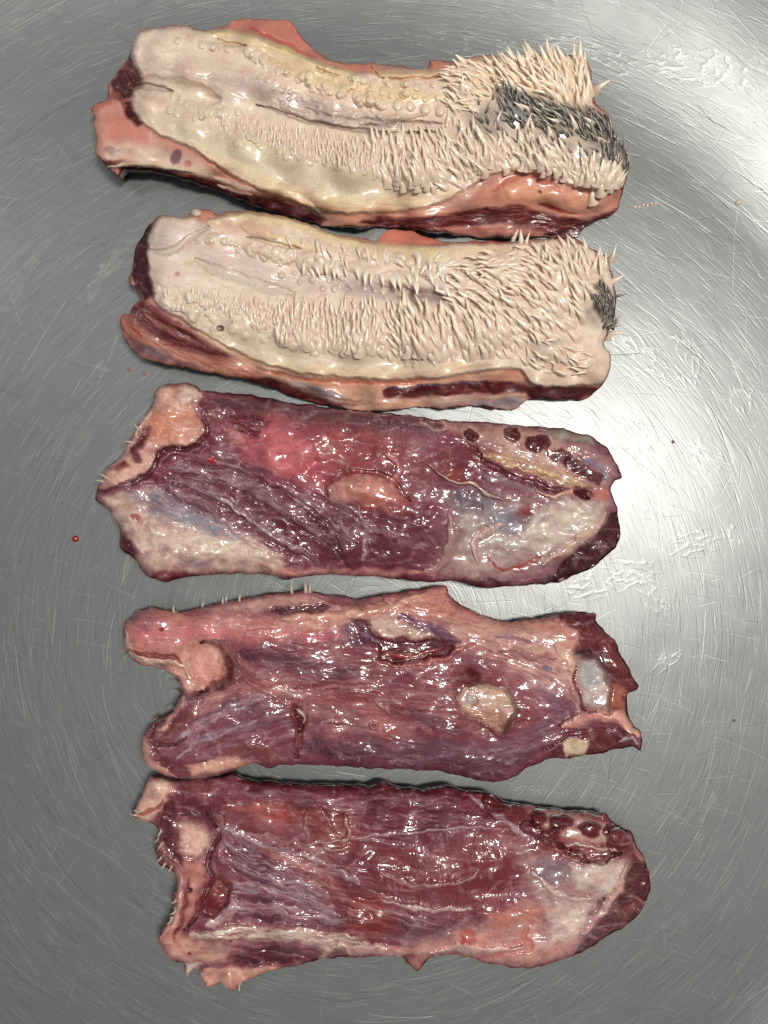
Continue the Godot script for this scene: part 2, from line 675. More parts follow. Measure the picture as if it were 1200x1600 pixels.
# ------------------------------------------------------------------ the five tongues
func plan_1(f: Flesh):
	f.warp = 2.5
	f.setup(101, [142, 172, 149, 164, 167, 155, 170, 132, 176, 125, 195, 97, 204, 82, 210, 62, 217, 50, 237, 44, 282, 39, 305, 45, 320, 47, 350, 40, 370, 31, 395, 30, 415, 30, 450, 32, 465, 47, 482, 70, 507, 89, 532, 99, 560, 99, 582, 99, 607, 102, 637, 106, 667, 107, 672, 97, 685, 95, 705, 97, 726, 91, 762, 85, 793, 92, 835, 88, 860, 80, 897, 86, 917, 94, 924, 112, 925, 145, 938, 171, 951, 181, 959, 210, 977, 236, 982, 264, 974, 292, 968, 318, 961, 331, 935, 344, 912, 357, 897, 371, 850, 369, 793, 370, 742, 371, 700, 363, 625, 355, 575, 354, 510, 354, 490, 346, 450, 335, 430, 330, 380, 312, 342, 297, 292, 280, 238, 267, 195, 264, 185, 278, 175, 268, 155, 248, 150, 240, 149, 220, 147, 182],
		"b98a80", 0.0, [
		210, 70, 50, 237, 46, 48, 300, 46, 46, 370, 33, 26, 450, 36, 26, 482, 74, 34, 560, 104, 40, 650, 108, 46, 760, 90, 46, 850, 86, 46, 920, 100, 46, 930, 150, 56, 955, 190, 60, 976, 240, 56, 980, 270, 44,
		250, 75, 66, 300, 65, 64, 400, 70, 62, 480, 100, 62, 560, 120, 64, 640, 130, 66, 730, 120, 72, 860, 120, 72, 800, 160, 74, 880, 200, 78, 940, 240, 74,
		300, 110, 70, 350, 135, 66, 420, 130, 70, 520, 165, 66, 620, 185, 64, 270, 145, 52, 330, 155, 48, 400, 178, 45, 480, 193, 44, 560, 200, 46, 640, 206, 50,
		230, 165, 66, 300, 195, 70, 380, 225, 74, 450, 240, 77, 550, 260, 80, 650, 270, 80, 750, 240, 76, 850, 255, 76, 930, 280, 64,
		260, 205, 58, 340, 250, 62, 420, 285, 60, 500, 308, 56, 580, 322, 52, 660, 325, 50, 730, 305, 58, 800, 290, 62, 870, 300, 58, 930, 310, 44,
		160, 240, 46, 200, 252, 46, 255, 262, 42, 342, 292, 32, 430, 326, 18, 500, 350, 6, 600, 354, 4, 742, 369, 4, 850, 368, 3, 896, 368, 3, 935, 343, 6, 962, 330, 10,
		480, 326, 30, 620, 343, 22, 750, 345, 24, 850, 345, 22, 150, 180, 38, 165, 205, 46, 205, 225, 54, 190, 112, 30, 180, 145, 32, 205, 130, 40, 195, 165, 36, 210, 180, 44,
		], 12.0, 0.3)
	# flesh lying beside and under the skin
	f.patch("c18a80", 0.9, 8, 0, [145, 165, 205, 155, 240, 195, 330, 245, 400, 290, 390, 305, 280, 275, 190, 262, 150, 240])
	f.patch("cdb6a8", 0.85, 10, 0, [170, 225, 240, 225, 320, 255, 340, 280, 250, 265, 160, 245])
	f.patch("c87f74", 0.6, 9, 0, [165, 185, 200, 180, 240, 215, 220, 225, 170, 215])
	f.strand("ad6660", 0.8, 9, 2, [145, 172, 170, 158, 205, 156])
	f.knob("5f4458", 0.7, 275, 245, 9, 14, 0, 0.4)
	f.knob("7a5a66", 0.5, 175, 234, 14, 6, 0)
	f.knob("b0685c", 0.6, 292, 256, 7, 6, -2)
	f.patch("451a1f", 1.0, 5, -3, [160, 250, 200, 254, 255, 262, 300, 271, 345, 287, 385, 302, 430, 312, 505, 335, 509, 345, 500, 352, 430, 333, 342, 300, 238, 270, 195, 266, 170, 262])
	f.strand("cdbda8", 0.85, 5, 3, [165, 262, 205, 256, 255, 261, 300, 268])
	f.strand("b9aaa6", 0.8, 8, 3, [335, 280, 380, 292, 440, 300, 500, 330])
	f.strand("8a8494", 0.7, 6, 1, [430, 304, 470, 318, 506, 338])
	f.strand("c9b49c", 0.7, 4, 2, [340, 290, 370, 300, 395, 306])
	f.strand("c98f7c", 0.8, 9, 0, [505, 335, 560, 342, 640, 335, 720, 330])
	f.patch("4a171d", 1.0, 4, -2, [563, 348, 590, 340, 640, 341, 700, 336, 750, 328, 790, 321, 820, 322, 860, 334, 900, 342, 935, 338, 966, 322, 962, 333, 935, 346, 900, 374, 880, 368, 850, 356, 790, 348, 740, 352, 690, 358, 625, 356], 0.35, 0.0)
	f.strand("b0736a", 0.9, 10, 2, [680, 357, 750, 362, 820, 360, 875, 365])
	f.strand("6b4658", 0.7, 5, 0, [800, 352, 860, 361])
	f.strand("31131a", 0.9, 5, -1, [850, 369, 890, 360, 940, 340])
	# the loose pink tissue behind
	f.patch("c27a70", 1.0, 5, -6, [345, 42, 372, 28, 400, 27, 452, 29, 470, 48, 487, 73, 512, 92, 480, 90, 430, 62, 385, 50], 0.3, 0.5)
	f.strand("b5504a", 0.6, 5, -3, [390, 44, 450, 70, 500, 96, 540, 106])
	f.patch("c98571", 1.0, 5, -2, [530, 98, 590, 97, 590, 115, 545, 112])
	f.patch("c88573", 1.0, 5, 0, [665, 108, 672, 95, 705, 95, 715, 110, 690, 118])
	# dark meat in the cleft tip
	f.patch("3d161b", 1.0, 5, -8, [170, 150, 173, 130, 197, 95, 206, 80, 214, 105, 224, 132, 212, 142, 208, 150, 190, 156], 0.2, 1.0)
	f.patch("a06a66", 0.8, 4, 3, [165, 155, 172, 126, 178, 140, 190, 150, 182, 158])
	f.patch("3b141b", 1.0, 5, -8, [192, 158, 206, 160, 210, 175, 222, 192, 214, 196, 200, 182])
	# the skin sheet
	f.patch("dccabd", 1.0, 3.5, 7, [212, 60, 219, 50, 240, 46, 285, 41, 330, 52, 352, 46, 385, 52, 425, 68, 475, 92, 520, 106, 570, 115, 640, 113, 700, 108, 760, 92, 860, 84, 915, 92, 927, 150, 952, 183, 982, 262, 976, 292, 930, 297, 888, 288, 865, 270, 800, 264, 760, 274, 700, 312, 660, 326, 600, 332, 540, 334, 480, 322, 430, 306, 380, 284, 340, 258, 290, 228, 240, 206, 212, 182, 204, 160, 210, 142, 222, 134, 213, 110, 204, 84])
	f.patch("ccb9b0", 0.8, 14, 0, [215, 90, 330, 85, 430, 130, 560, 175, 690, 190, 690, 212, 560, 210, 420, 185, 300, 150, 225, 135])
	f.patch("decfc4", 0.8, 12, 0, [212, 60, 240, 50, 300, 62, 320, 90, 270, 100, 215, 95])
	f.strand("dccdc2", 0.8, 24, 0, [240, 140, 320, 155, 400, 178, 470, 198])
	f.strand("ab9c9a", 0.6, 20, -2, [330, 120, 400, 140, 470, 165, 560, 190, 640, 198])
	f.patch("ccc1ab", 0.85, 14, 0, [250, 175, 330, 200, 420, 225, 520, 250, 620, 265, 690, 280, 660, 310, 560, 315, 470, 300, 380, 260, 300, 225, 240, 195])
	f.strand("d8c5a6", 0.75, 15, 1, [300, 222, 345, 252, 400, 280, 470, 305, 560, 320, 640, 318, 710, 298])
	f.strand("d2a88c", 0.6, 7, 0, [330, 255, 380, 284, 440, 306, 520, 326, 620, 328])
	f.strand("b8705f", 0.6, 4, -1, [300, 232, 335, 258, 370, 280, 420, 303])
	f.strand("d8c49c", 0.75, 14, 3, [325, 50, 380, 60, 440, 82, 500, 106, 560, 118])
	f.strand("d8bf95", 0.7, 17, 1, [420, 92, 480, 118, 540, 138, 620, 148, 690, 150])
	f.strand("d2bb92", 0.6, 5, 2, [330, 50, 380, 55, 430, 70, 490, 98, 540, 112], 0, false)
	f.strand("b79f70", 0.35, 4, -5, [340, 62, 365, 70, 385, 72])
	f.strand("b29a70", 0.5, 3, -3, [495, 104, 510, 114, 530, 118])
	# rolled edge of skin
	f.strand("d8b795", 1.0, 9, 7, [582, 102, 590, 113, 620, 115, 660, 116, 692, 116])
	f.strand("c79070", 0.9, 4, -5, [581, 104, 586, 112, 592, 118])
	f.strand("bd9c7c", 0.7, 3, -3, [600, 121, 640, 123, 690, 121])
	# folds in the groove
	f.strand("c9bbb3", 0.4, 22, -9, [206, 136, 240, 137, 290, 146, 340, 156])
	f.strand("a89691", 0.5, 6, -7, [208, 136, 235, 136, 270, 141])
	f.strand("978884", 0.8, 4, -5, [400, 162, 440, 176, 480, 190, 530, 198, 600, 208, 685, 206])
	f.strand("bdb0aa", 0.7, 6, 3, [440, 168, 500, 186, 560, 194, 610, 196])
	f.strand("93837f", 0.7, 3, -4, [560, 196, 590, 196, 640, 190, 690, 193])
	f.strand("b6a7a2", 0.6, 5, 2.5, [480, 168, 540, 180, 600, 184, 660, 180])
	f.row("c9bbb3", 0.5, [400, 115, 430, 135, 470, 155, 520, 165, 560, 178, 640, 184], 7, 4.0, 1.6, 9)
	f.row("c9bbb3", 0.5, [420, 160, 480, 180, 540, 186, 620, 190], 6, 3.5, 1.6, 8)
	# rounded papillae in rows under the upper edge
	f.row("d9cdbf", 0.6, [285, 62, 310, 66, 340, 74, 380, 86], 15, 7.0, 4.0, 7)
	f.row("ddd0bb", 0.8, [385, 84, 420, 97, 450, 108, 500, 128, 540, 142, 590, 157], 16, 9.0, 5.6, 4, 1.2)
	f.row("ddd0bb", 0.8, [415, 104, 450, 118, 495, 139, 540, 152], 14, 6.5, 4.0, 4, 1.2)
	f.row("dccdb4", 0.85, [560, 155, 600, 165, 640, 170, 700, 174], 16, 9.5, 6.0, 4, 1.2)
	f.row("dccdb4", 0.8, [510, 112, 545, 124, 600, 130, 640, 135, 690, 137], 13, 6.5, 4.2, 5)
	f.row("dccdb4", 0.8, [545, 135, 600, 145, 640, 150, 695, 152], 13, 6.0, 3.6, 5)
	f.row("d9cdb8", 0.7, [265, 155, 300, 160, 340, 175, 390, 185, 420, 194], 10, 5.4, 3.8, 6, 1.3)
	f.row("d3c8b2", 0.7, [270, 170, 320, 185, 380, 205, 430, 220], 12, 5.6, 3.6, 8, 1.3)
	f.row("cfc4ac", 0.6, [330, 205, 400, 225, 480, 250, 560, 270], 15, 6.0, 1.8, 10)
	# the blunt end: skin between the papillae, the black patch, the torn red edge
	f.patch("d0bfb2", 0.8, 12, 0, [690, 170, 760, 160, 860, 200, 940, 240, 960, 285, 880, 275, 780, 262, 690, 290])
	f.patch("dec6ae", 0.8, 9, 0, [715, 95, 800, 92, 915, 92, 925, 160, 880, 160, 800, 140, 760, 150, 705, 150])
	f.patch("968a83", 0.85, 10, 0, [725, 180, 760, 162, 790, 170, 800, 205, 780, 215, 740, 212])
	f.patch("a3958f", 0.75, 10, 0, [800, 205, 860, 205, 930, 235, 950, 262, 900, 255, 820, 232])
	f.patch("706762", 0.85, 12, 0, [773, 142, 800, 136, 835, 150, 870, 166, 925, 168, 952, 186, 962, 212, 980, 240, 980, 268, 965, 262, 940, 238, 900, 212, 850, 198, 810, 196, 790, 178])
	f.patch("4a4643", 0.6, 6, 0, [775, 140, 800, 138, 835, 160, 880, 178, 930, 180, 958, 205, 976, 250, 950, 225, 900, 195, 830, 185, 795, 165])
	f.patch("c58a7a", 0.95, 7, -3, [735, 318, 760, 288, 800, 268, 850, 270, 872, 290, 930, 300, 972, 296, 966, 322, 920, 342, 870, 334, 820, 322, 780, 320])
	f.patch("d49a80", 0.8, 7, 2, [790, 295, 830, 285, 860, 300, 850, 318, 800, 315])
	f.patch("d29c82", 0.8, 6, 3, [885, 305, 920, 300, 940, 320, 920, 335, 890, 325])
	f.strand("b0584c", 0.55, 8, -1, [770, 300, 812, 272, 850, 282, 875, 298])
	f.strand("8c3430", 0.7, 4, -1, [840, 318, 880, 330, 900, 334])
	f.knob("6a2620", 0.8, 843, 300, 3, 3, -2)
	f.strand("b5534a", 0.8, 5, 0, [926, 130, 930, 160, 945, 182])
	f.fibres(["b3a39b", "ebe0d8", "c2b3aa"], 130, [225, 60, 330, 90, 480, 150, 640, 195, 600, 205, 400, 185, 230, 150], [250, 120, 1, 0.05, 400, 150, 1, 0.35, 560, 190, 1, 0.15], 14, 50, 0.35, 1.9, -0.5)
	f.fibres(["e2cbb0", "c89a84", "d6b89a"], 90, [300, 230, 400, 280, 520, 315, 700, 300, 700, 330, 520, 335, 400, 305], [330, 255, 1, 0.7, 450, 305, 1, 0.3, 650, 322, 1, -0.05], 30, 90, 0.4, 2.2, 0.5)
	f.fibres(["7a3034", "2c0c12", "5a2226", "94504e"], 110, [560, 345, 780, 325, 920, 345, 890, 368, 700, 358], [600, 348, 1, -0.05, 760, 335, 1, -0.1, 880, 352, 1, 0.1], 10, 40, 0.5, 2.4, 1.2)
	f.finish("d0c4bc", 0.12, 0.16, 0.22, 0.1)

func papillae_1(f: Flesh):
	var pale := pale_thorns
	sow_papillae(f, blunt_thorns, [330, 178, 400, 190, 440, 205, 440, 235, 390, 225, 330, 200], 9.5, 7, 11, [380, 200, 0.1, -1], 0.9)
	sow_papillae(f, pale, [400, 192, 470, 205, 560, 218, 590, 240, 590, 275, 520, 262, 440, 240, 400, 218], 8.6, 12, 19, [400, 200, 0.1, -1, 560, 240, -0.05, -1], 0.95, 0.15)
	sow_papillae(f, pale, [575, 212, 640, 208, 700, 212, 705, 290, 660, 300, 600, 290, 575, 272], 11.6, 20, 31, [590, 240, -0.1, -1, 690, 260, -0.35, -1, 640, 300, -0.5, -1], 0.95, 0.15)
	sow_papillae(f, pale, [690, 190, 730, 200, 760, 215, 800, 225, 800, 262, 760, 270, 720, 300, 690, 300], 12.6, 18, 30, [700, 210, -0.2, -1, 720, 290, -0.9, -0.4, 790, 230, -0.4, -1], 1.0, 0.35)
	sow_papillae(f, peach_thorns, [700, 100, 760, 90, 800, 110, 790, 138, 770, 150, 745, 178, 705, 182, 700, 140], 9.7, 17, 26, [710, 100, -1, -0.1, 720, 150, -0.9, -0.35, 780, 100, -0.7, -0.6, 740, 180, -1, 0], 1.15, 0.3)
	sow_papillae(f, peach_thorns, [785, 92, 850, 86, 915, 92, 924, 170, 880, 165, 830, 145, 790, 138], 10.3, 24, 38, [800, 100, -0.7, -0.7, 850, 90, -0.45, -1, 915, 100, 0.0, -1, 850, 150, -1, -0.15, 920, 165, -0.1, -1], 0.9, 0.22)
	sow_papillae(f, dark_thorns, [770, 142, 800, 136, 835, 148, 870, 165, 925, 170, 950, 185, 960, 212, 978, 240, 980, 266, 962, 260, 940, 238, 900, 215, 855, 200, 800, 200, 785, 175], 8.9, 17, 30, [790, 150, -0.55, -0.8, 860, 180, -0.9, -0.45, 920, 190, -0.6, -0.8, 970, 240, 0.15, -1], 0.85, 0.3)
	sow_papillae(f, pale, [770, 225, 830, 215, 900, 240, 950, 262, 960, 288, 900, 285, 860, 272, 800, 262], 11.1, 18, 30, [800, 240, -0.5, -0.8, 880, 255, -0.65, -0.7, 950, 275, 0.1, -1], 1.0, 0.3)
	sow_papillae(f, pale, [915, 255, 975, 262, 972, 298, 930, 300], 11.6, 22, 32, [920, 280, -0.1, -1, 965, 280, 0.5, -0.9], 0.95, 0.3)
	sow_papillae(f, pale, [800, 150, 870, 172, 930, 182, 960, 220, 940, 236, 880, 205, 810, 196], 21, 18, 27, [860, 180, -0.8, -0.5], 0.9, 0.3)
	sow_papillae(f, dark_thorns, [745, 150, 775, 140, 880, 205, 945, 240, 975, 275, 940, 268, 860, 232, 790, 222, 740, 200], 19, 16, 25, [760, 190, -0.3, -0.9, 860, 220, -0.6, -0.8], 0.9, 0.5)
	for p in [[722, 142, -1.6], [822, 200, -1.3], [700, 192, -1.45], [934, 138, -0.6], [925, 310, -1.2], [968, 285, -0.9], [740, 205, -1.8], [775, 195, -1.2], [832, 205, -2.0], [860, 212, -1.8]]:
		one_papilla(f, pale, Vector2(p[0], p[1]), p[2], 24.0)

func plan_2(f: Flesh):
	f.warp = 2.5
	f.setup(202, [242, 342, 252, 336, 269, 338, 292, 339, 300, 328, 322, 326, 341, 335, 353, 332, 378, 330, 404, 331, 437, 337, 482, 349, 510, 362, 538, 369, 571, 373, 589, 377, 603, 361, 627, 359, 650, 363, 673, 372, 692, 378, 724, 377, 760, 377, 797, 379, 845, 374, 898, 373, 922, 386, 949, 402, 956, 430, 962, 464, 961, 495, 951, 517, 942, 538, 953, 551, 955, 572, 946, 596, 937, 606, 925, 618, 905, 624, 869, 623, 830, 623, 816, 632, 792, 641, 736, 634, 700, 638, 650, 636, 613, 641, 557, 642, 533, 636, 487, 629, 440, 611, 390, 594, 332, 583, 285, 574, 238, 565, 210, 551, 194, 525, 187, 499, 193, 488, 203, 490, 210, 476, 222, 466, 210, 450, 201, 436, 208, 422, 209, 394, 220, 371, 231, 352],
		"b08078", 0.0, [
		245, 345, 40, 300, 342, 44, 370, 338, 44, 440, 345, 44, 520, 368, 42, 603, 366, 20, 627, 362, 18, 680, 378, 36, 780, 382, 46, 890, 378, 48, 945, 405, 50, 958, 450, 54, 960, 500, 48, 945, 540, 44, 950, 575, 36,
		270, 365, 58, 340, 360, 62, 420, 360, 62, 500, 385, 62, 580, 400, 64, 680, 400, 66, 780, 410, 72, 880, 420, 74, 920, 470, 72, 850, 480, 74,
		300, 400, 54, 380, 412, 48, 460, 432, 43, 540, 447, 43, 620, 457, 47, 700, 460, 62, 260, 440, 58, 340, 450, 62, 320, 425, 58,
		300, 480, 66, 380, 500, 70, 460, 520, 74, 560, 530, 77, 660, 530, 77, 760, 520, 75, 860, 540, 70, 920, 570, 56,
		280, 505, 56, 340, 545, 56, 420, 575, 54, 500, 588, 52, 600, 594, 50, 700, 585, 54, 780, 575, 60, 840, 598, 50, 900, 603, 44,
		190, 500, 28, 205, 545, 28, 250, 560, 30, 285, 570, 28, 332, 580, 24, 390, 592, 20, 440, 608, 14, 490, 628, 5, 557, 641, 3, 650, 635, 3, 736, 633, 3, 792, 640, 3, 830, 622, 5, 905, 622, 4, 930, 612, 10,
		215, 380, 26, 210, 430, 26, 222, 455, 30, 215, 490, 40, 230, 520, 44, 300, 545, 42, 380, 580, 32, 520, 612, 26, 620, 612, 24, 720, 610, 26, 800, 605, 26, 860, 612, 18,
		], 12.0, 0.3)
	# flesh beside the skin
	f.patch("8a5652", 0.9, 8, 0, [188, 495, 210, 475, 240, 480, 300, 520, 360, 555, 390, 590, 290, 574, 230, 562, 200, 540])
	f.patch("4a181e", 0.95, 6, -2, [205, 482, 222, 470, 245, 485, 290, 515, 330, 545, 360, 557, 330, 560, 280, 543, 250, 530, 215, 505], 0.4, 0.6)
	f.strand("9a6a64", 0.7, 7, 3, [225, 490, 260, 515, 300, 535, 320, 542])
	f.strand("7c3a3c", 0.7, 5, 3, [230, 480, 270, 505, 290, 515])
	f.strand("4e1a20", 0.8, 5, -2, [255, 540, 290, 545, 340, 556])
	f.patch("b98374", 0.9, 8, 1, [205, 515, 250, 535, 300, 552, 370, 565, 420, 590, 390, 592, 330, 580, 270, 565, 225, 550])
	f.strand("584258", 0.75, 11, 0, [205, 530, 230, 548, 270, 562])
	f.strand("584258", 0.6, 6, 0, [270, 565, 310, 574])
	f.strand("ad6a60", 0.9, 6, 3, [188, 490, 190, 505, 198, 520])
	f.strand("8e1f22", 0.7, 3, 0, [202, 508, 215, 518, 225, 527])
	f.patch("cf9c86", 0.85, 8, 0, [380, 570, 440, 585, 560, 592, 700, 590, 780, 570, 840, 590, 760, 600, 640, 615, 520, 625, 450, 605])
	f.strand("ad5f52", 0.7, 5, -2, [400, 575, 460, 590, 540, 596, 640, 596, 720, 585])
	f.patch("401418", 1.0, 4, -2, [380, 590, 430, 592, 480, 612, 530, 632, 536, 640, 480, 630, 430, 612, 385, 597])
	f.patch("a49a9e", 0.8, 7, 1, [440, 592, 480, 600, 530, 615, 560, 625, 540, 636, 500, 620, 455, 603])
	f.strand("6a6478", 0.7, 6, 1, [480, 604, 510, 614, 540, 624])
	f.patch("cba791", 0.8, 7, 1, [535, 612, 590, 605, 600, 625, 660, 622, 640, 640, 570, 643, 540, 634])
	f.patch("4b181e", 1.0, 4, -1, [598, 612, 612, 606, 640, 608, 680, 602, 730, 598, 780, 596, 820, 600, 835, 612, 780, 614, 720, 616, 680, 618, 640, 622, 610, 622])
	for p in [[610, 614], [640, 613], [662, 610], [690, 609], [715, 607], [745, 606], [772, 605]]:
		f.knob("521b21", 0.7, p[0], p[1], 12, 8, 4)
	f.strand("4a4254", 0.7, 3.5, 1, [605, 607, 640, 605, 690, 600, 760, 596], 0, false)
	f.patch("bda69a", 0.85, 6, 1, [640, 625, 700, 620, 770, 617, 825, 614, 815, 628, 760, 624, 690, 632])
	f.patch("8a8390", 0.8, 5, 0, [690, 634, 750, 626, 815, 622, 815, 634, 790, 642, 740, 634])
	f.strand("431a20", 0.8, 3, -1, [700, 638, 740, 634, 790, 641])
	f.patch("43171c", 1.0, 4, 0, [818, 610, 840, 602, 900, 603, 938, 604, 926, 619, 900, 626, 830, 623])
	# loose pink tissue behind
	f.patch("c37568", 1.0, 4, -4, [586, 379, 603, 358, 628, 356, 652, 360, 676, 371, 694, 381, 640, 388], 0.3, 0.0)
	f.strand("c06a62", 0.9, 4, -2, [410, 334, 450, 340, 490, 353])
	f.strand("b86058", 0.9, 4, -2, [540, 372, 575, 377, 590, 382])
	f.strand("a5504a", 0.9, 4, -1, [720, 378, 780, 379, 840, 378])
	f.patch("cb8a76", 1.0, 3, 3, [312, 342, 316, 328, 330, 325, 342, 336, 345, 346, 325, 350])
	f.knob("c8bab0", 1.0, 306, 331, 9, 8, 9, 0.0, 0.4)
	# dark meat beside the tip
	f.patch("33121a", 1.0, 4, -4, [200, 436, 208, 420, 208, 394, 220, 368, 232, 350, 244, 342, 238, 372, 230, 390, 232, 430, 240, 462, 226, 470, 212, 452], 0.15, 1.4)
	f.strand("a47a72", 0.9, 5, 4, [204, 428, 206, 440, 210, 448])
	# the skin sheet
	f.patch("d9c9bf", 1.0, 3, 8, [243, 344, 254, 337, 292, 341, 320, 345, 345, 338, 380, 333, 420, 336, 480, 350, 510, 364, 571, 378, 640, 384, 720, 382, 800, 381, 845, 376, 898, 375, 922, 388, 949, 404, 958, 440, 962, 495, 944, 538, 955, 552, 955, 575, 945, 597, 915, 602, 850, 606, 833, 600, 815, 580, 785, 574, 740, 582, 690, 590, 600, 594, 540, 590, 470, 583, 420, 570, 370, 550, 320, 522, 285, 500, 250, 480, 242, 468, 238, 448, 232, 420, 229, 394, 234, 388, 231, 375, 237, 358])
	f.patch("c4b4b2", 0.7, 12, 0, [300, 385, 380, 400, 480, 430, 600, 440, 700, 455, 690, 475, 560, 460, 460, 455, 380, 440, 310, 415])
	f.patch("dccec4", 0.7, 12, 0, [235, 395, 300, 400, 380, 430, 460, 455, 440, 470, 330, 450, 245, 440])
	f.patch("d2c8c8", 0.6, 8, 0, [240, 350, 290, 345, 310, 360, 270, 385, 238, 388])
	f.patch("d0ab96", 0.6, 10, 0, [310, 345, 350, 340, 400, 345, 440, 365, 400, 370, 340, 362])
	f.strand("dac8a2", 0.8, 13, 2, [355, 337, 400, 338, 450, 348, 500, 366, 560, 382, 620, 390, 700, 390])
	f.strand("d8b7a0", 0.9, 12, 4, [378, 352, 405, 358, 428, 372])
	f.strand("b39a78", 0.45, 4, -6, [385, 370, 410, 376, 440, 384, 470, 388])
	f.strand("d8c49a", 0.7, 8, 1, [425, 368, 460, 380, 500, 392])
	f.strand("d6c0a2", 0.7, 14, 0, [560, 392, 650, 400, 740, 394, 800, 392])
	f.patch("9f9092", 0.75, 10, -4, [520, 440, 600, 445, 680, 452, 740, 470, 740, 480, 640, 472, 560, 462])
	f.patch("7d6a66", 0.5, 6, -5, [590, 448, 640, 452, 690, 455, 720, 462, 690, 470, 640, 466])
	f.strand("d5c4a8", 0.8, 14, 2, [310, 520, 360, 545, 420, 566, 500, 580, 600, 584, 700, 576, 770, 566])
	f.strand("c99a88", 0.6, 4, 0, [300, 515, 350, 545, 410, 570, 470, 582])
	f.patch("ccc1ad", 0.75, 12, 0, [300, 495, 380, 520, 480, 540, 600, 555, 700, 555, 680, 575, 560, 575, 420, 560, 340, 530])
	# creases
	f.strand("b3a8a8", 0.5, 7, -5, [234, 390, 255, 394, 275, 388, 300, 370, 325, 355])
	f.strand("b3aaa6", 0.5, 10, -6, [305, 406, 340, 422, 380, 436, 420, 450, 460, 458])
	f.strand("b9aaa0", 0.5, 3, -2, [300, 380, 320, 370, 350, 362])
	f.knob("a97c7c", 0.7, 277, 428, 5, 4, 0)
	f.knob("c8ae90", 0.7, 295, 411, 10, 5, 0)
	f.knob("c9b698", 0.5, 325, 425, 14, 5, 0, 0.4)
	f.knob("2a0d10", 1.0, 344, 513, 6, 4.5, -12, 0.2, 0.3)
	f.knob("d6c6bc", 0.6, 336, 513, 9, 5, 2)
	# rounded papillae
	f.row("d6c8bc", 0.7, [312, 378, 345, 374, 380, 384, 400, 392, 430, 400], 11, 5.5, 3.6, 3)
	f.row("d9ccbc", 0.8, [395, 390, 430, 398, 465, 408, 500, 414, 540, 422], 16, 9.0, 5.0, 2, 1.3)
	f.row("cdbfb8", 0.6, [380, 392, 430, 408, 480, 424, 530, 440, 600, 452], 11, 4.0, 2.5, 6)
	f.row("cbbcb6", 0.7, [440, 425, 500, 445, 560, 455, 640, 462, 700, 470], 14, 5.0, 3.4, 9)
	f.row("d5c5b2", 0.9, [600, 452, 640, 460, 660, 466], 17, 7.0, 4.5, 6)
	f.row("d8cab2", 0.8, [540, 395, 600, 405, 650, 412, 700, 410], 16, 7.0, 4.0, 5)
	f.row("d9ccb2", 0.8, [600, 430, 650, 436, 700, 430], 18, 9.0, 5.0, 5, 1.2)
	f.row("ded2c4", 0.8, [245, 455, 265, 465, 290, 462, 320, 475, 350, 480], 14, 9.0, 5.0, 4)
	f.row("ded2c4", 0.8, [255, 475, 290, 485, 320, 492, 350, 500], 14, 9.0, 4.5, 4)
	f.row("dcd0c0", 0.7, [290, 500, 330, 510, 380, 520, 440, 535, 500, 545, 560, 550], 17, 9.0, 3.5, 8)
	# the blunt end
	f.patch("d6c4b8", 0.8, 12, 0, [700, 400, 800, 392, 930, 400, 955, 460, 945, 540, 860, 560, 740, 550, 700, 500])
	f.patch("9c8f8f", 0.7, 8, -2, [735, 458, 775, 462, 780, 478, 745, 478])
	f.patch("a39592", 0.6, 8, -2, [820, 525, 870, 522, 890, 535, 850, 545, 820, 540])
	f.patch("dac2b2", 0.8, 9, 1, [880, 545, 940, 545, 955, 570, 940, 596, 860, 600, 840, 585, 850, 565])
	f.patch("5a524e", 0.95, 5, 0, [922, 452, 938, 440, 952, 452, 962, 480, 962, 505, 950, 518, 938, 500, 926, 478])
	f.patch("9a8d87", 0.7, 8, 0, [905, 470, 925, 480, 940, 510, 945, 520, 915, 500])
	f.fibres(["b3a8a4", "ebe2dc", "c0b4b2"], 150, [240, 345, 320, 360, 430, 400, 600, 440, 560, 460, 400, 450, 240, 450], [270, 400, 1, 0.05, 340, 430, 1, 0.4, 500, 450, 1, 0.15], 14, 50, 0.35, 1.9, -0.5)
	f.fibres(["e6d4b6", "cdb294", "c89c8a"], 80, [320, 535, 420, 570, 560, 585, 760, 570, 760, 585, 560, 595, 400, 575], [360, 552, 1, 0.5, 500, 583, 1, 0.05, 700, 580, 1, -0.1], 30, 90, 0.4, 2.2, 0.5)
	f.fibres(["94504e", "3a1016", "b0766c", "6a2a2e"], 100, [205, 485, 300, 530, 400, 590, 540, 620, 800, 605, 800, 620, 500, 632, 300, 575, 210, 540], [220, 510, 1, 0.5, 400, 588, 1, 0.3, 700, 610, 1, -0.05], 20, 70, 0.45, 2.4, 1.0)
	f.finish("d0c4bc", 0.12, 0.14, 0.22, 0.1)

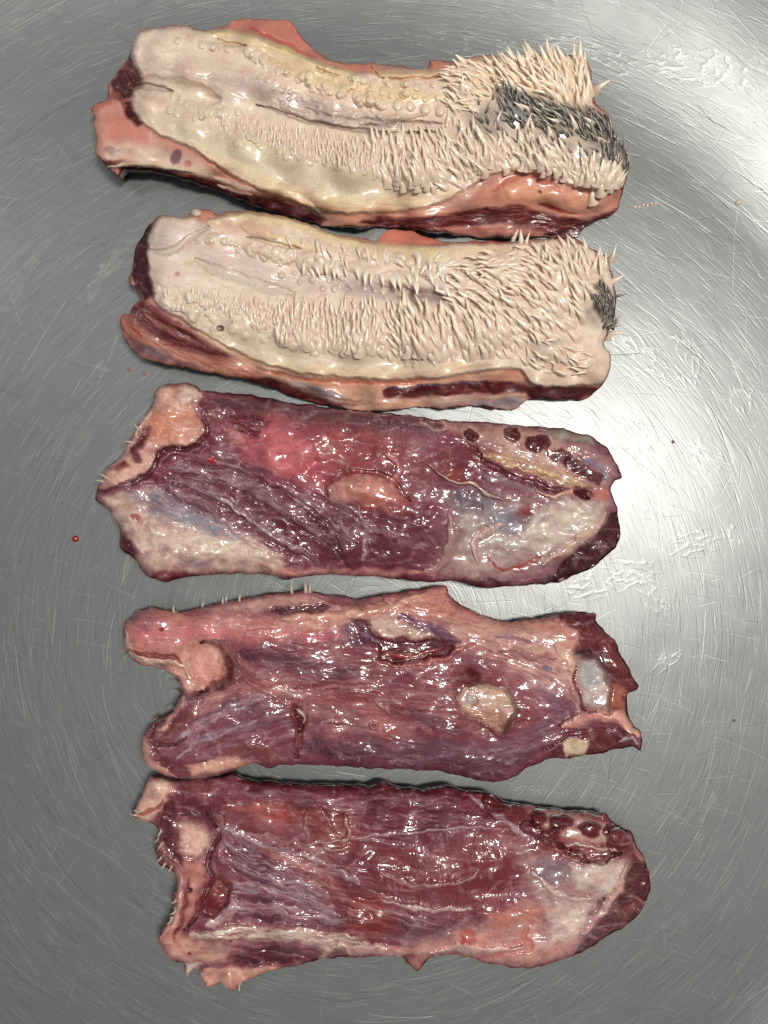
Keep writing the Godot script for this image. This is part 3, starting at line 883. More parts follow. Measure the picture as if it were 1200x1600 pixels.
func papillae_2(f: Flesh):
	var pale := pale_thorns
	# fangs hanging from the yellow upper edge
	for p in [[448, 372], [472, 376], [496, 378], [503, 382], [512, 388], [536, 384], [560, 390], [573, 390], [586, 392], [600, 396], [622, 400], [540, 405], [532, 398]]:
		one_papilla(f, pale, Vector2(p[0], p[1]), 1.45 + f.rng.randf_range(-0.4, 0.3), f.rng.randf_range(17, 25), 0.9)
	sow_papillae(f, blunt_thorns, [430, 398, 470, 402, 520, 410, 580, 420, 640, 425, 700, 428, 700, 450, 640, 448, 580, 436, 520, 428, 440, 412], 17.1, 19, 27, [450, 400, 0.2, 1, 650, 440, 0.25, 1], 1.1, 0.2)
	sow_papillae(f, blunt_thorns, [600, 398, 700, 398, 720, 420, 700, 440, 640, 420], 17.1, 16, 24, [620, 400, 0.4, 1, 710, 420, -0.6, 0.7], 1.0, 0.5)
	sow_papillae(f, blunt_thorns, [250, 455, 300, 452, 360, 462, 400, 480, 400, 500, 330, 492, 260, 480], 11.1, 9, 14, [300, 470, 0.0, -1, 380, 480, 0.1, -1], 1.0, 0.3)
	sow_papillae(f, pale, [330, 468, 400, 470, 440, 475, 440, 520, 400, 515, 350, 500], 9.5, 13, 20, [380, 480, 0.15, -1, 430, 500, 0.15, -1], 1.0, 0.2)
	sow_papillae(f, pale, [430, 482, 520, 478, 620, 480, 640, 490, 640, 558, 560, 552, 480, 545, 430, 532], 10.7, 19, 29, [450, 500, 0.08, -1, 560, 520, -0.05, -1, 630, 550, -0.55, -1], 0.95, 0.16)
	sow_papillae(f, pale, [560, 545, 640, 548, 700, 556, 720, 562, 700, 572, 620, 566], 12.1, 16, 24, [600, 560, -0.4, -1, 700, 560, -0.5, -1], 0.9, 0.2)
	sow_papillae(f, pale, [630, 482, 700, 485, 760, 500, 780, 540, 790, 562, 740, 560, 680, 560, 630, 545], 13.6, 28, 42, [650, 500, -0.3, -1, 760, 530, -0.5, -0.9], 0.9, 0.18)
	sow_papillae(f, pale, [700, 440, 760, 425, 850, 412, 900, 420, 930, 450, 915, 490, 900, 530, 840, 535, 780, 540, 740, 505, 700, 480], 14.1, 25, 36, [710, 450, -0.95, -0.2, 800, 430, -0.95, -0.35, 850, 500, -0.75, -0.6, 770, 520, -0.55, -0.85, 900, 440, -0.6, -0.7], 1.0, 0.22)
	sow_papillae(f, pale, [700, 410, 760, 395, 830, 385, 900, 382, 940, 402, 955, 430, 930, 445, 880, 415, 800, 420, 720, 440], 12.1, 20, 30, [720, 420, -1, 0.1, 800, 400, -0.95, 0.3, 880, 400, -0.3, -0.9, 945, 420, 0.05, -1], 0.95, 0.3)
	sow_papillae(f, pale, [780, 530, 860, 528, 920, 530, 940, 560, 920, 590, 870, 590, 830, 580, 790, 562], 15.1, 16, 27, [800, 550, -0.5, -0.9, 880, 560, -0.85, -0.4, 930, 560, -0.9, 0.1], 0.8, 0.3)
	sow_papillae(f, dark_thorns, [920, 452, 940, 440, 955, 455, 962, 480, 962, 508, 950, 520, 935, 500], 7.5, 13, 21, [930, 460, -0.5, -0.8, 960, 490, -0.2, -1, 950, 515, 0.8, -0.4], 0.85, 0.35)
	for p in [[802, 378, -1.1], [815, 380, -1.5], [822, 381, -1.2], [956, 402, -1.4], [957, 440, -0.6], [962, 462, -0.4], [950, 512, -0.2], [955, 522, 0.1], [945, 510, -0.3]]:
		one_papilla(f, pale if p[1] < 455 or p[1] > 520 else dark_thorns, Vector2(p[0], p[1]), p[2], 22.0)

func plan_3(f: Flesh):
	f.relief = 1.7
	f.setup(303, [239, 630, 241, 614, 252, 603, 285, 597, 308, 603, 321, 611, 388, 616, 446, 628, 503, 635, 580, 643, 640, 649, 686, 656, 712, 658, 770, 660, 831, 666, 873, 668, 904, 677, 927, 683, 946, 699, 963, 722, 972, 745, 962, 752, 956, 762, 958, 773, 965, 800, 970, 835, 962, 854, 935, 881, 908, 894, 866, 911, 808, 915, 751, 919, 716, 909, 666, 909, 617, 905, 576, 900, 540, 898, 503, 898, 446, 906, 427, 898, 373, 896, 292, 900, 262, 910, 231, 900, 216, 879, 189, 856, 185, 825, 170, 797, 153, 785, 149, 774, 158, 752, 166, 733, 189, 710, 204, 683, 220, 657],
		"723a46", 56.0, [
		280, 640, 56, 260, 690, 56, 220, 740, 52, 330, 680, 70, 400, 660, 74, 430, 710, 90, 500, 680, 80, 600, 690, 80, 560, 770, 84, 450, 790, 78, 350, 790, 70, 270, 790, 62, 220, 810, 52, 300, 860, 60, 420, 860, 70, 540, 850, 76, 620, 820, 82, 700, 730, 80, 700, 830, 80, 790, 780, 74, 860, 790, 66, 800, 860, 64, 900, 820, 56, 930, 770, 44, 780, 700, 70, 870, 715, 58, 940, 735, 40,
		960, 805, 14, 966, 835, 10, 930, 880, 8, 880, 905, 8, 150, 775, 26, 170, 800, 24,
		], 34.0, 0.52)
	f.strand("4d2b36", 0.9, 22, 0, [330, 628, 420, 635, 520, 648, 640, 664, 690, 672], 0.5)
	f.patch("7e4347", 0.7, 20, 0, [320, 650, 440, 650, 560, 670, 680, 690, 690, 760, 640, 800, 520, 740, 400, 720], 0.4, 0.2)
	f.patch("5a2a32", 0.8, 28, 0, [270, 740, 330, 740, 430, 770, 540, 790, 660, 800, 690, 850, 640, 895, 520, 890, 440, 860, 340, 800], 0.5, 0.45)
	# sweeping fibres
	for q in [[255, 745, 330, 770, 420, 830, 500, 880], [265, 730, 350, 745, 450, 800, 530, 860], [290, 715, 380, 730, 480, 780, 560, 850], [330, 705, 410, 730, 510, 770, 590, 830], [250, 755, 320, 795, 400, 850, 470, 885]]:
		f.strand("8d6d74", 0.55, 14, 1, q, 0.9)
		f.strand("4a2029", 0.6, 5, -1.5, [q[0] + 6, q[1] + 10, q[2] + 6, q[3] + 12, q[4], q[5] + 12, q[6] - 6, q[7]])
	f.strand("b3a2a4", 0.5, 4, 1, [300, 760, 360, 790, 430, 840, 500, 870], 0.6)
	# pink blotch
	f.patch("b2565e", 0.85, 22, 2, [370, 660, 430, 650, 500, 690, 520, 740, 500, 770, 430, 745, 380, 715])
	f.patch("cc7476", 0.85, 18, 3, [395, 690, 440, 680, 470, 710, 465, 740, 420, 735])
	f.patch("9c4a48", 0.6, 14, 0, [500, 665, 600, 680, 630, 720, 560, 735, 500, 715], 0.4, 0.3)
	f.patch("c48a7e", 0.5, 10, 1, [355, 660, 375, 650, 380, 690, 360, 700])
	f.patch("4d1b22", 0.7, 7, -1, [355, 650, 400, 645, 425, 660, 400, 680, 370, 675], 0.5, 0.3)
	f.patch("5f2a2c", 0.7, 9, 0, [300, 618, 340, 630, 345, 665, 320, 655])
	f.knob("9a2826", 0.8, 330, 719, 9, 6, 0, 0.5)
	f.knob("a83a34", 0.7, 437, 706, 6, 5, 0)

	# fat lens with its rim
	f.patch("cc9080", 0.8, 14, 5, [514, 760, 530, 744, 570, 740, 600, 745, 620, 765, 630, 785, 600, 792, 565, 780, 535, 782, 518, 775])
	f.patch("a35a50", 0.7, 8, 0, [545, 772, 600, 770, 640, 790, 620, 805, 570, 795])
	f.strand("7a2826", 0.5, 5, -4, [510, 778, 512, 758, 532, 740, 575, 736, 615, 752, 640, 785])
	f.strand("c0807a", 0.6, 7, 2, [600, 705, 620, 720, 618, 745, 600, 755])
	f.strand("9c2c28", 0.7, 3, 0, [540, 745, 560, 738, 580, 740])
	f.strand("a39094", 0.6, 5, 1, [560, 790, 572, 840, 566, 880], 0.5)
	f.strand("8f6a6c", 0.6, 9, 1, [500, 770, 540, 800, 590, 830, 640, 840], 0.8)
	f.strand("4a1a20", 0.8, 7, -2, [480, 800, 520, 845, 545, 885])
	# root end: fat and its dark border
	f.patch("d2a292", 1.0, 8, 5, [238, 632, 241, 613, 252, 602, 285, 597, 310, 603, 318, 615, 300, 628, 305, 650, 320, 665, 312, 688, 290, 698, 250, 700, 236, 735, 205, 754, 158, 762, 156, 750, 166, 733, 189, 710, 204, 683, 220, 657])
	f.patch("c4775f", 0.8, 10, 0, [240, 635, 280, 645, 300, 640, 312, 670, 280, 690, 240, 690, 225, 680])
	f.patch("d3b9aa", 0.9, 6, 2, [285, 605, 306, 604, 316, 614, 305, 630, 285, 632, 275, 620])
	f.patch("cf9a84", 0.8, 8, 2, [262, 665, 295, 655, 310, 675, 290, 690, 265, 690])
	f.patch("571f25", 0.95, 4, -3, [222, 672, 232, 668, 228, 690, 216, 705, 220, 722, 208, 720, 203, 705, 212, 688])
	f.patch("6a2a2c", 0.9, 4, -2, [170, 733, 190, 722, 200, 726, 180, 738])
	f.strand("c9a193", 0.9, 6, 4, [210, 680, 222, 655, 236, 640])
	f.strand("54222a", 0.95, 5, -4, [322, 636, 318, 655, 324, 672, 308, 692, 285, 699, 256, 702, 246, 715, 238, 736, 215, 752, 185, 760, 158, 766])
	f.strand("8a5560", 0.7, 6, 4, [322, 690, 296, 706, 262, 710, 250, 730])
	# pale lower root
	f.patch("c9aa9c", 0.95, 10, 1, [153, 776, 190, 770, 245, 758, 270, 790, 330, 812, 400, 840, 445, 872, 440, 900, 300, 895, 260, 905, 220, 885, 192, 830, 170, 797])
	f.patch("85808f", 0.8, 14, 0, [205, 775, 250, 765, 310, 800, 370, 830, 380, 845, 320, 835, 250, 810], 0.7, 0.45)
	f.patch("d6bfae", 0.8, 12, 2, [230, 825, 320, 835, 410, 860, 430, 885, 330, 872, 240, 850], 0.4, 0.3)
	f.knob("8a4a46", 0.8, 212, 808, 9, 6, 0, 0.3)
	f.patch("4a1a26", 0.95, 5, -3, [186, 832, 200, 838, 218, 866, 214, 880, 195, 862])
	f.patch("6a2b34", 0.85, 6, 0, [238, 890, 290, 893, 292, 903, 262, 911, 238, 902])
	f.patch("7a6472", 0.6, 7, 0, [280, 870, 330, 876, 330, 888, 285, 884])
	f.strand("c98f86", 0.8, 9, 1, [400, 880, 440, 893, 520, 895, 600, 896, 680, 895])
	# membrane over the blade's right half
	f.patch("a99a92", 0.85, 30, 1, [702, 790, 760, 772, 840, 782, 900, 770, 952, 776, 945, 815, 905, 850, 850, 890, 790, 905, 710, 905, 692, 870, 712, 825])
	f.patch("5c545e", 0.75, 12, 0, [690, 770, 740, 760, 780, 778, 760, 800, 715, 800])
	f.patch("76717f", 0.7, 10, 0, [760, 800, 800, 790, 830, 815, 800, 835, 765, 822])
	f.patch("c9b8a8", 0.8, 12, 2, [830, 800, 900, 780, 945, 790, 930, 825, 870, 860, 820, 850])
	f.patch("b0948c", 0.6, 10, 0, [700, 850, 760, 850, 800, 880, 740, 900, 695, 895])
	f.patch("75282e", 0.8, 5, 0, [805, 800, 825, 790, 835, 800, 818, 812])
	f.strand("9a4644", 0.8, 4, -1, [765, 872, 785, 888, 815, 885, 850, 868])
	f.strand("c9a49a", 0.8, 6, 3, [790, 820, 760, 830, 740, 850, 745, 880], 0.4)
	f.strand("d0aa94", 0.8, 8, 3, [850, 880, 890, 855, 930, 825, 948, 800])
	f.strand("c2a29a", 0.45, 7, 2, [700, 800, 705, 840, 690, 880, 660, 895])
	f.strand("d0c4c0", 0.6, 6, 1, [760, 845, 800, 840, 850, 830])
	# upper right: striped fat and dark muscle heads
	f.patch("b28e82", 0.9, 9, 1, [690, 660, 770, 664, 850, 672, 905, 690, 950, 725, 965, 750, 930, 765, 870, 748, 800, 720, 740, 690])
	f.strand("c6a67c", 0.85, 12, 2, [745, 705, 800, 722, 860, 742, 925, 768], 0.7)
	f.strand("c9a9a2", 0.6, 7, 1, [770, 692, 840, 715, 900, 742], 0.7)
	f.strand("56222a", 0.9, 6, -4, [745, 700, 765, 728, 800, 742, 850, 760, 900, 772, 922, 780])
	f.patch("7d3c3a", 0.9, 5, 1, [688, 715, 705, 708, 712, 730, 730, 755, 724, 766, 708, 750, 690, 735])
	f.patch("6b2c2e", 0.9, 5, -1, [725, 690, 745, 700, 755, 722, 735, 716])
	f.strand("8d7c86", 0.6, 9, 0, [750, 740, 800, 755, 850, 768])
	f.patch("47161c", 1.0, 4, -3, [900, 764, 925, 762, 928, 775, 910, 780])
	f.strand("c0a294", 1.0, 4, 5, [668, 728, 690, 740, 712, 752, 740, 757, 760, 772, 778, 778, 795, 780])
	f.strand("d09c8c", 0.9, 5, 4, [840, 765, 860, 778, 875, 774, 895, 770, 898, 785])
	for p in [[736, 679, 13, 9, 0.2], [800, 679, 16, 12, -0.3], [840, 693, 20, 12, -0.15], [677, 660, 16, 7, 0.3]]:
		f.knob("c8a090", 0.7, p[0], p[1], p[2] + 5, p[3] + 5, 1, p[4])
		f.knob("4d181e", 1.0, p[0], p[1], p[2], p[3], 4, p[4], 0.35)
	f.patch("451a1e", 1.0, 4, 1, [855, 700, 875, 700, 910, 722, 945, 745, 940, 756, 915, 746, 885, 732, 860, 718], 0.3, 0.5)
	f.patch("8f6468", 0.9, 5, 2, [880, 690, 920, 695, 950, 718, 968, 745, 955, 752, 930, 730, 895, 708])
	f.strand("7b748a", 0.8, 5, 1, [910, 715, 940, 735, 950, 750])
	f.patch("8e8878", 0.8, 4, -2, [840, 668, 880, 672, 925, 685, 930, 694, 890, 690, 850, 680])
	f.patch("b56a62", 0.7, 6, 0, [920, 770, 955, 755, 952, 780, 930, 785])
	# dark cut face at the blunt end
	f.patch("3a191c", 1.0, 4, -6, [958, 800, 968, 800, 972, 836, 962, 856, 935, 883, 908, 896, 866, 913, 838, 914, 868, 893, 900, 862, 935, 832, 950, 815], 0.25, 0.8)
	f.patch("57302c", 0.6, 5, 1, [920, 860, 955, 838, 958, 850, 930, 876])
	f.patch("4a2226", 0.8, 5, -2, [716, 909, 760, 905, 800, 910, 790, 919, 750, 921])
	f.finish("c2aeb0", 0.42, 0.24, 1.3, 0.5)

func papillae_3(f: Flesh):
	for p in [[204, 692, 3.4], [163, 747, 3.7], [158, 753, 3.3], [214, 672, 3.8]]:
		f.rng.randf()
		one_papilla(f, dull_thorns, Vector2(p[0] + 4, p[1]), p[2], 14.0, 0.8)

func plan_4(f: Flesh):
	f.relief = 1.7
	f.setup(404, [193, 1001, 196, 974, 214, 955, 237, 947, 256, 953, 286, 955, 321, 946, 375, 936, 428, 926, 486, 923, 513, 928, 562, 934, 617, 926, 663, 919, 686, 913, 698, 915, 704, 932, 729, 949, 759, 961, 790, 970, 828, 967, 874, 959, 928, 957, 934, 974, 962, 1005, 976, 1032, 996, 1072, 982, 1085, 980, 1108, 991, 1135, 1003, 1145, 1001, 1174, 985, 1166, 943, 1176, 886, 1185, 851, 1187, 809, 1210, 771, 1222, 732, 1216, 686, 1206, 560, 1199, 505, 1195, 436, 1195, 424, 1203, 398, 1193, 344, 1210, 302, 1218, 263, 1214, 233, 1197, 221, 1174, 223, 1151, 240, 1128, 271, 1112, 275, 1097, 286, 1078, 279, 1062, 256, 1045, 221, 1039, 200, 1024],
		"79434e", 54.0, [
		230, 980, 60, 260, 1010, 58, 320, 980, 66, 310, 1040, 46, 300, 1060, 30, 340, 1040, 50, 400, 1000, 74, 460, 950, 60, 480, 1030, 80, 560, 1060, 84, 640, 1080, 86, 560, 960, 66, 620, 990, 70, 700, 990, 74, 760, 1040, 80, 830, 1030, 74, 700, 1140, 84, 800, 1130, 76, 880, 1090, 66, 860, 1000, 60, 420, 1110, 78, 350, 1120, 66, 300, 1150, 56, 260, 1170, 46, 400, 1160, 66, 520, 1150, 78, 620, 1170, 64, 900, 1140, 52, 930, 1070, 42, 950, 1010, 36, 980, 1075, 22, 960, 1160, 22, 690, 925, 34,
		], 34.0, 0.52)
	# fleshy sweep and the pink upper margin
	f.patch("844a4e", 0.7, 24, 0, [330, 1010, 520, 990, 700, 1010, 880, 1060, 880, 1140, 700, 1180, 500, 1160, 400, 1100], 0.5, 0.05)
	f.patch("c08478", 0.92, 14, 1, [195, 975, 240, 948, 330, 958, 430, 962, 560, 940, 640, 925, 696, 914, 706, 936, 760, 963, 870, 964, 910, 985, 905, 1040, 860, 1040, 780, 1015, 700, 985, 600, 970, 520, 985, 440, 1000, 360, 990, 320, 1000, 250, 1035, 200, 1022], 0.3, 0.1)
	f.patch("c66f72", 0.7, 16, 0, [200, 980, 260, 970, 340, 975, 430, 985, 400, 1005, 300, 1000, 220, 1010])
	f.strand("b0505c", 0.6, 12, 0, [440, 985, 500, 995, 560, 985], 0.3)
	f.patch("c9a092", 0.8, 7, 0, [310, 952, 375, 938, 428, 928, 486, 926, 520, 932, 500, 945, 430, 950, 350, 958])
	f.patch("4f262b", 1.0, 3, -2, [418, 951, 440, 948, 470, 950, 500, 944, 514, 948, 500, 957, 470, 962, 440, 960])
	f.strand("c99784", 0.8, 8, 2, [430, 968, 520, 962, 580, 955, 660, 930])
	f.strand("8f5a66", 0.6, 6, -1, [490, 930, 540, 940, 600, 935])
	f.knob("6a2028", 0.9, 252, 984, 4, 3, -2)
	f.patch("8b5560", 0.6, 8, 0, [205, 965, 230, 950, 250, 960, 230, 985])
	f.strand("d0a896", 0.8, 6, 2, [196, 985, 200, 1010, 215, 1030, 245, 1042, 280, 1058])
	# pale whitish sheet right of the middle
	f.patch("bd9488", 0.8, 14, 1, [700, 975, 780, 985, 880, 990, 905, 1040, 890, 1090, 830, 1070, 760, 1030, 700, 1010], 0.5, 0.4)
	f.strand("7c5b78", 0.7, 3, 0, [770, 993, 820, 1000, 870, 1012])
	f.strand("6d3036", 0.5, 12, 0, [780, 1018, 840, 1030, 870, 1030], 0.5)
	f.patch("7a5a6e", 0.6, 14, 0, [840, 1070, 880, 1085, 890, 1120, 850, 1110], 0.6, 0.9)
	f.knob("5e5468", 0.7, 855, 1045, 9, 5, -1, 0.3)
	f.strand("d2ac94", 0.7, 10, 2, [870, 1010, 895, 1040, 905, 1090, 900, 1130])
	# purple body with fibres
	f.strand("54323f", 0.85, 28, 0, [480, 1165, 580, 1178, 680, 1190, 770, 1200, 830, 1175], 0.6)
	f.strand("6d4a5a", 0.7, 18, 0, [560, 1150, 660, 1165, 760, 1170, 850, 1140, 900, 1100], 0.7)
	f.strand("53303c", 0.7, 20, 0, [370, 1020, 430, 1030, 500, 1050, 560, 1050], 0.7)
	f.strand("5b3644", 0.7, 16, 0, [340, 1105, 400, 1110, 470, 1130], 0.6)
	f.strand("9a5452", 0.6, 18, 1, [400, 1060, 460, 1080, 540, 1090, 640, 1100], 0.7)
	f.strand("6d2c34", 0.6, 18, 0, [470, 1070, 560, 1080, 660, 1110], 0.7)
	f.patch("a3605a", 0.65, 12, 1, [560, 1100, 600, 1110, 640, 1150, 620, 1165, 580, 1150])
	f.strand("57333c", 0.7, 14, 0, [640, 1110, 680, 1130, 740, 1150], 0.6)
	f.strand("9d8a92", 0.5, 10, 1, [262, 1175, 310, 1130, 370, 1105, 430, 1070], 0.9)
	f.strand("a98f94", 0.55, 10, 1, [275, 1185, 330, 1150, 400, 1130], 0.9)
	f.strand("6a4c60", 0.6, 10, 0, [300, 1165, 360, 1140, 430, 1130], 0.8)
	f.strand("b87a74", 0.7, 12, 1, [300, 1120, 350, 1085, 420, 1075, 470, 1090], 0.5)
	f.strand("a06460", 0.7, 5, 2, [380, 1060, 420, 1082, 445, 1100])
	f.fibres(["c4a8aa", "a88288", "d0b8b4", "3f161d", "4d1c22", "8e5055"], 190, [245, 745, 320, 690, 420, 720, 560, 790, 640, 800, 640, 890, 480, 890, 380, 840, 280, 780], [260, 745, 1, 0.35, 400, 790, 1, 0.6, 540, 860, 0.8, 0.7, 500, 740, 1, 0.45], 40, 110, 0.5, 2.4, 0.7)
	f.fibres(["c4a8aa", "a88288", "d0b8b4", "3f161d", "4d1c22", "8e5055"], 90, [330, 625, 450, 640, 680, 665, 700, 760, 620, 740, 500, 700, 400, 680], [400, 650, 1, 0.15, 600, 690, 1, 0.2, 680, 720, 0.8, 0.5], 40, 110, 0.4, 2.2, 0.6)
	f.fibres(["c9aaa4", "8c4a4c", "b98a88", "571e24"], 60, [580, 690, 690, 700, 700, 850, 640, 890, 560, 880, 600, 800], [640, 720, 0.6, 0.8, 640, 800, 0.3, 1, 590, 860, -0.1, 1], 25, 60, 0.4, 2.0, 0.7, 0.3)
	f.fibres(["d8c6b8", "9a8a8c", "b89a90", "857a88"], 80, [700, 790, 940, 780, 930, 820, 850, 890, 720, 900], [760, 800, 1, 0.1, 900, 800, 1, -0.2, 850, 880, 1, -0.6, 720, 880, 0.3, 1], 20, 70, 0.45, 2.2, 0.8, 0.3)
	f.fibres(["d2b9a4", "a58076", "7a4444"], 50, [740, 690, 860, 715, 940, 765, 800, 745], [800, 720, 1, 0.33], 30, 80, 0.5, 2.2, 0.8)
	f.fibres(["d8c2b2", "b59a90", "a08890"], 60, [170, 780, 260, 770, 420, 850, 440, 890, 260, 890], [200, 790, 1, 0.3, 380, 860, 1, 0.4], 25, 80, 0.4, 2.4, 0.6)
	f.fibres(["c4a8aa", "a88288", "d0b8b4", "3f161d", "4d1c22", "8e5055"], 170, [340, 1010, 540, 1000, 700, 1040, 700, 1150, 500, 1150, 360, 1100], [400, 1040, 1, 0.12, 600, 1090, 1, 0.12, 360, 1110, 1, -0.35], 40, 120, 0.45, 2.3, 0.7)
	f.fibres(["c4a8aa", "a88288", "d0b8b4", "3f161d", "4d1c22", "8e5055"], 110, [240, 1180, 310, 1110, 440, 1090, 480, 1160, 340, 1190], [260, 1180, 0.8, -0.6, 420, 1110, 1, -0.25], 30, 90, 0.5, 2.3, 0.7)
	f.fibres(["d8b4a6", "a8706c", "c49a90", "8a5a62"], 110, [210, 975, 420, 970, 600, 950, 760, 970, 880, 1000, 890, 1070, 760, 1030, 600, 985, 400, 1000], [300, 985, 1, -0.02, 600, 965, 1, -0.1, 800, 1000, 1, 0.35], 30, 110, 0.4, 2.3, 0.7)
	f.fibres(["6e4a60", "3c1620", "8a6a78", "57303e"], 120, [470, 1160, 700, 1160, 860, 1110, 880, 1150, 780, 1215, 600, 1195], [540, 1175, 1, 0.1, 760, 1190, 1, -0.15, 850, 1140, 1, -0.5], 40, 120, 0.5, 2.2, 0.6)
	f.fibres(["c8a49c", "7a3a3e", "a57872"], 60, [700, 1100, 880, 1060, 890, 1130, 760, 1170], [760, 1130, 1, -0.2, 860, 1090, 0.7, 0.7], 20, 60, 0.4, 2.2, 0.7, 0.3)
	# dark hollow with its pale pocket
	f.patch("c4a596", 0.9, 7, -2, [570, 968, 610, 958, 645, 968, 680, 985, 690, 1002, 640, 1004, 600, 998, 582, 985])
	f.strand("6a4660", 0.9, 10, -1, [622, 962, 655, 975, 690, 990, 716, 1000], 0.4)
	f.patch("4d191f", 1.0, 5, -6, [552, 968, 572, 972, 592, 998, 640, 998, 690, 1000, 714, 1002, 706, 1020, 660, 1034, 620, 1038, 596, 1030, 590, 1012, 570, 1000], 0.5, 0.1)
	f.patch("5c3a4a", 0.9, 7, 0, [540, 975, 560, 970, 580, 985, 585, 1005, 560, 1010, 535, 1000], 0.4, 1.2)
	f.strand("b56a62", 0.8, 5, 3, [590, 1030, 620, 1040, 680, 1032, 720, 1015, 745, 1008])
	f.strand("8a2c30", 0.8, 4, 1, [600, 1020, 640, 1026, 690, 1014])
	# the round pocket
	f.patch("5a2228", 0.45, 14, -2, [708, 1040, 735, 1045, 760, 1065, 815, 1095, 815, 1120, 795, 1152, 780, 1150, 740, 1130, 710, 1105])
	f.patch("c0a090", 1.0, 5, -10, [716, 1090, 728, 1076, 752, 1072, 784, 1074, 802, 1092, 806, 1108, 792, 1142, 782, 1146, 752, 1128, 722, 1112])
	f.patch("95604e", 0.6, 9, 0, [735, 1112, 760, 1105, 800, 1115, 790, 1142, 775, 1140, 745, 1125])
	f.patch("9a9290", 0.8, 5, 0, [722, 1088, 738, 1080, 745, 1100, 728, 1104])
	f.strand("8c5a48", 0.8, 4, 0, [748, 1078, 745, 1095, 735, 1108])
	f.patch("571a20", 0.9, 5, -1, [715, 1058, 730, 1045, 752, 1055, 745, 1072, 720, 1070])
	f.strand("7a2a2c", 0.45, 4, 3, [716, 1095, 725, 1112, 750, 1130, 785, 1150, 800, 1128])
	# little slit with a white vessel
	f.patch("4c1b20", 0.95, 5, -5, [455, 1098, 470, 1105, 482, 1120, 478, 1140, 466, 1150, 462, 1130])
	f.strand("cdbfae", 1.0, 4, 4, [461, 1106, 472, 1112, 477, 1122, 474, 1132])
	f.strand("7a3032", 0.9, 5, 3, [455, 1098, 458, 1120, 464, 1140, 462, 1160, 470, 1182])
	f.strand("5a2026", 0.9, 4, -3, [475, 1145, 470, 1165, 464, 1186])
	f.knob("3a1216", 0.9, 463, 1182, 5, 5, -4)
	f.knob("9a5c58", 0.7, 584, 1134, 8, 7, 3)
	f.knob("6a3438", 0.8, 584, 1134, 4, 3, -3)
	f.strand("b98878", 0.8, 4, 3, [590, 1098, 600, 1105, 610, 1115])
	# notch at the root
	f.patch("cf988c", 1.0, 8, -11, [300, 1020, 320, 1006, 342, 1012, 357, 1040, 348, 1064, 325, 1074, 310, 1060])
	f.patch("cf988c", 1.0, 8, -3, [286, 1012, 300, 1008, 318, 1002, 342, 1012, 357, 1040, 348, 1064, 325, 1074, 300, 1085, 285, 1075, 275, 1055, 255, 1042])
	f.patch("a86a4e", 0.6, 7, 0, [335, 1040, 352, 1040, 350, 1060, 330, 1068])
	f.strand("d2ab98", 0.9, 7, 4, [205, 1020, 235, 1032, 265, 1030, 285, 1040, 300, 1060])
	f.strand("7c3a36", 0.9, 3.5, -4, [200, 1016, 230, 1025, 268, 1025, 285, 1035])
	f.strand("4c1c22", 1.0, 9, -5, [312, 1004, 330, 1002, 350, 1015, 362, 1042, 352, 1066, 330, 1074, 310, 1082])
	f.strand("84524e", 0.8, 6, 3, [330, 996, 352, 1008, 370, 1036, 362, 1066])
	f.strand("733d3c", 0.95, 9, 2, [308, 1080, 300, 1105, 285, 1130, 260, 1150, 245, 1160])
	f.strand("cc9486", 0.9, 8, 3, [285, 1090, 278, 1108, 262, 1128, 245, 1142])
	f.strand("592326", 0.9, 4, -4, [246, 1130, 236, 1145, 240, 1160, 270, 1165, 290, 1150])
	f.strand("cf9a8a", 0.95, 10, 3, [226, 1152, 226, 1182, 245, 1205, 275, 1214])
	f.strand("633034", 0.9, 9, -2, [240, 1165, 255, 1190, 290, 1200, 330, 1190, 380, 1170], 0.4)
	f.patch("d09a88", 0.95, 5, 2, [290, 1196, 340, 1188, 370, 1178, 402, 1190, 396, 1197, 340, 1208, 300, 1212])
	f.strand("7d4844", 0.9, 10, 1, [340, 1180, 390, 1168, 420, 1170, 428, 1195], 0.4)
	f.strand("9a7672", 0.8, 6, 0, [260, 1210, 300, 1216, 345, 1208])
	# blunt end: gristle window, dark meat, pink lip, cut face
	f.patch("4f1c1f", 1.0, 5, -2, [870, 962, 930, 956, 942, 980, 966, 1008, 982, 1040, 998, 1072, 984, 1086, 962, 1072, 945, 1046, 918, 1026, 898, 1018, 905, 985], 0.45, 1.0)
	f.patch("7a3a38", 0.6, 6, 1, [930, 985, 950, 1000, 975, 1040, 980, 1065, 955, 1040], 0.4, 1.0)
	f.patch("2f1014", 0.9, 4, -4, [896, 1020, 920, 1016, 930, 1030, 905, 1034])
	f.patch("b8aca4", 1.0, 6, -9, [900, 1030, 930, 1030, 946, 1050, 952, 1080, 952, 1112, 922, 1112, 908, 1080])
	f.patch("8a8a92", 0.6, 7, 0, [905, 1035, 930, 1035, 935, 1070, 918, 1075])
	f.patch("9c5640", 0.95, 5, -2, [950, 1070, 965, 1068, 984, 1085, 980, 1112, 954, 1112])
	f.strand("6a2a28", 0.9, 5, -2, [975, 1088, 980, 1110, 990, 1136])
	f.strand("5c2024", 0.9, 4, -4, [898, 1040, 900, 1070, 915, 1108, 930, 1114])
	f.strand("cf9588", 1.0, 14, 6, [880, 1135, 920, 1120, 960, 1118, 985, 1138, 1000, 1152])
	f.strand("6e3438", 0.95, 4, -4, [850, 1172, 885, 1150, 920, 1142, 965, 1142, 992, 1150])
	f.patch("5a2629", 1.0, 4, -2, [850, 1182, 885, 1158, 920, 1146, 970, 1146, 990, 1158, 985, 1168, 943, 1178, 886, 1187])
	f.patch("cdb598", 1.0, 3, 2, [880, 1160, 905, 1152, 920, 1156, 914, 1180, 882, 1186])
	f.strand("b9a09c", 0.9, 4, 2, [965, 1158, 985, 1155, 998, 1165])
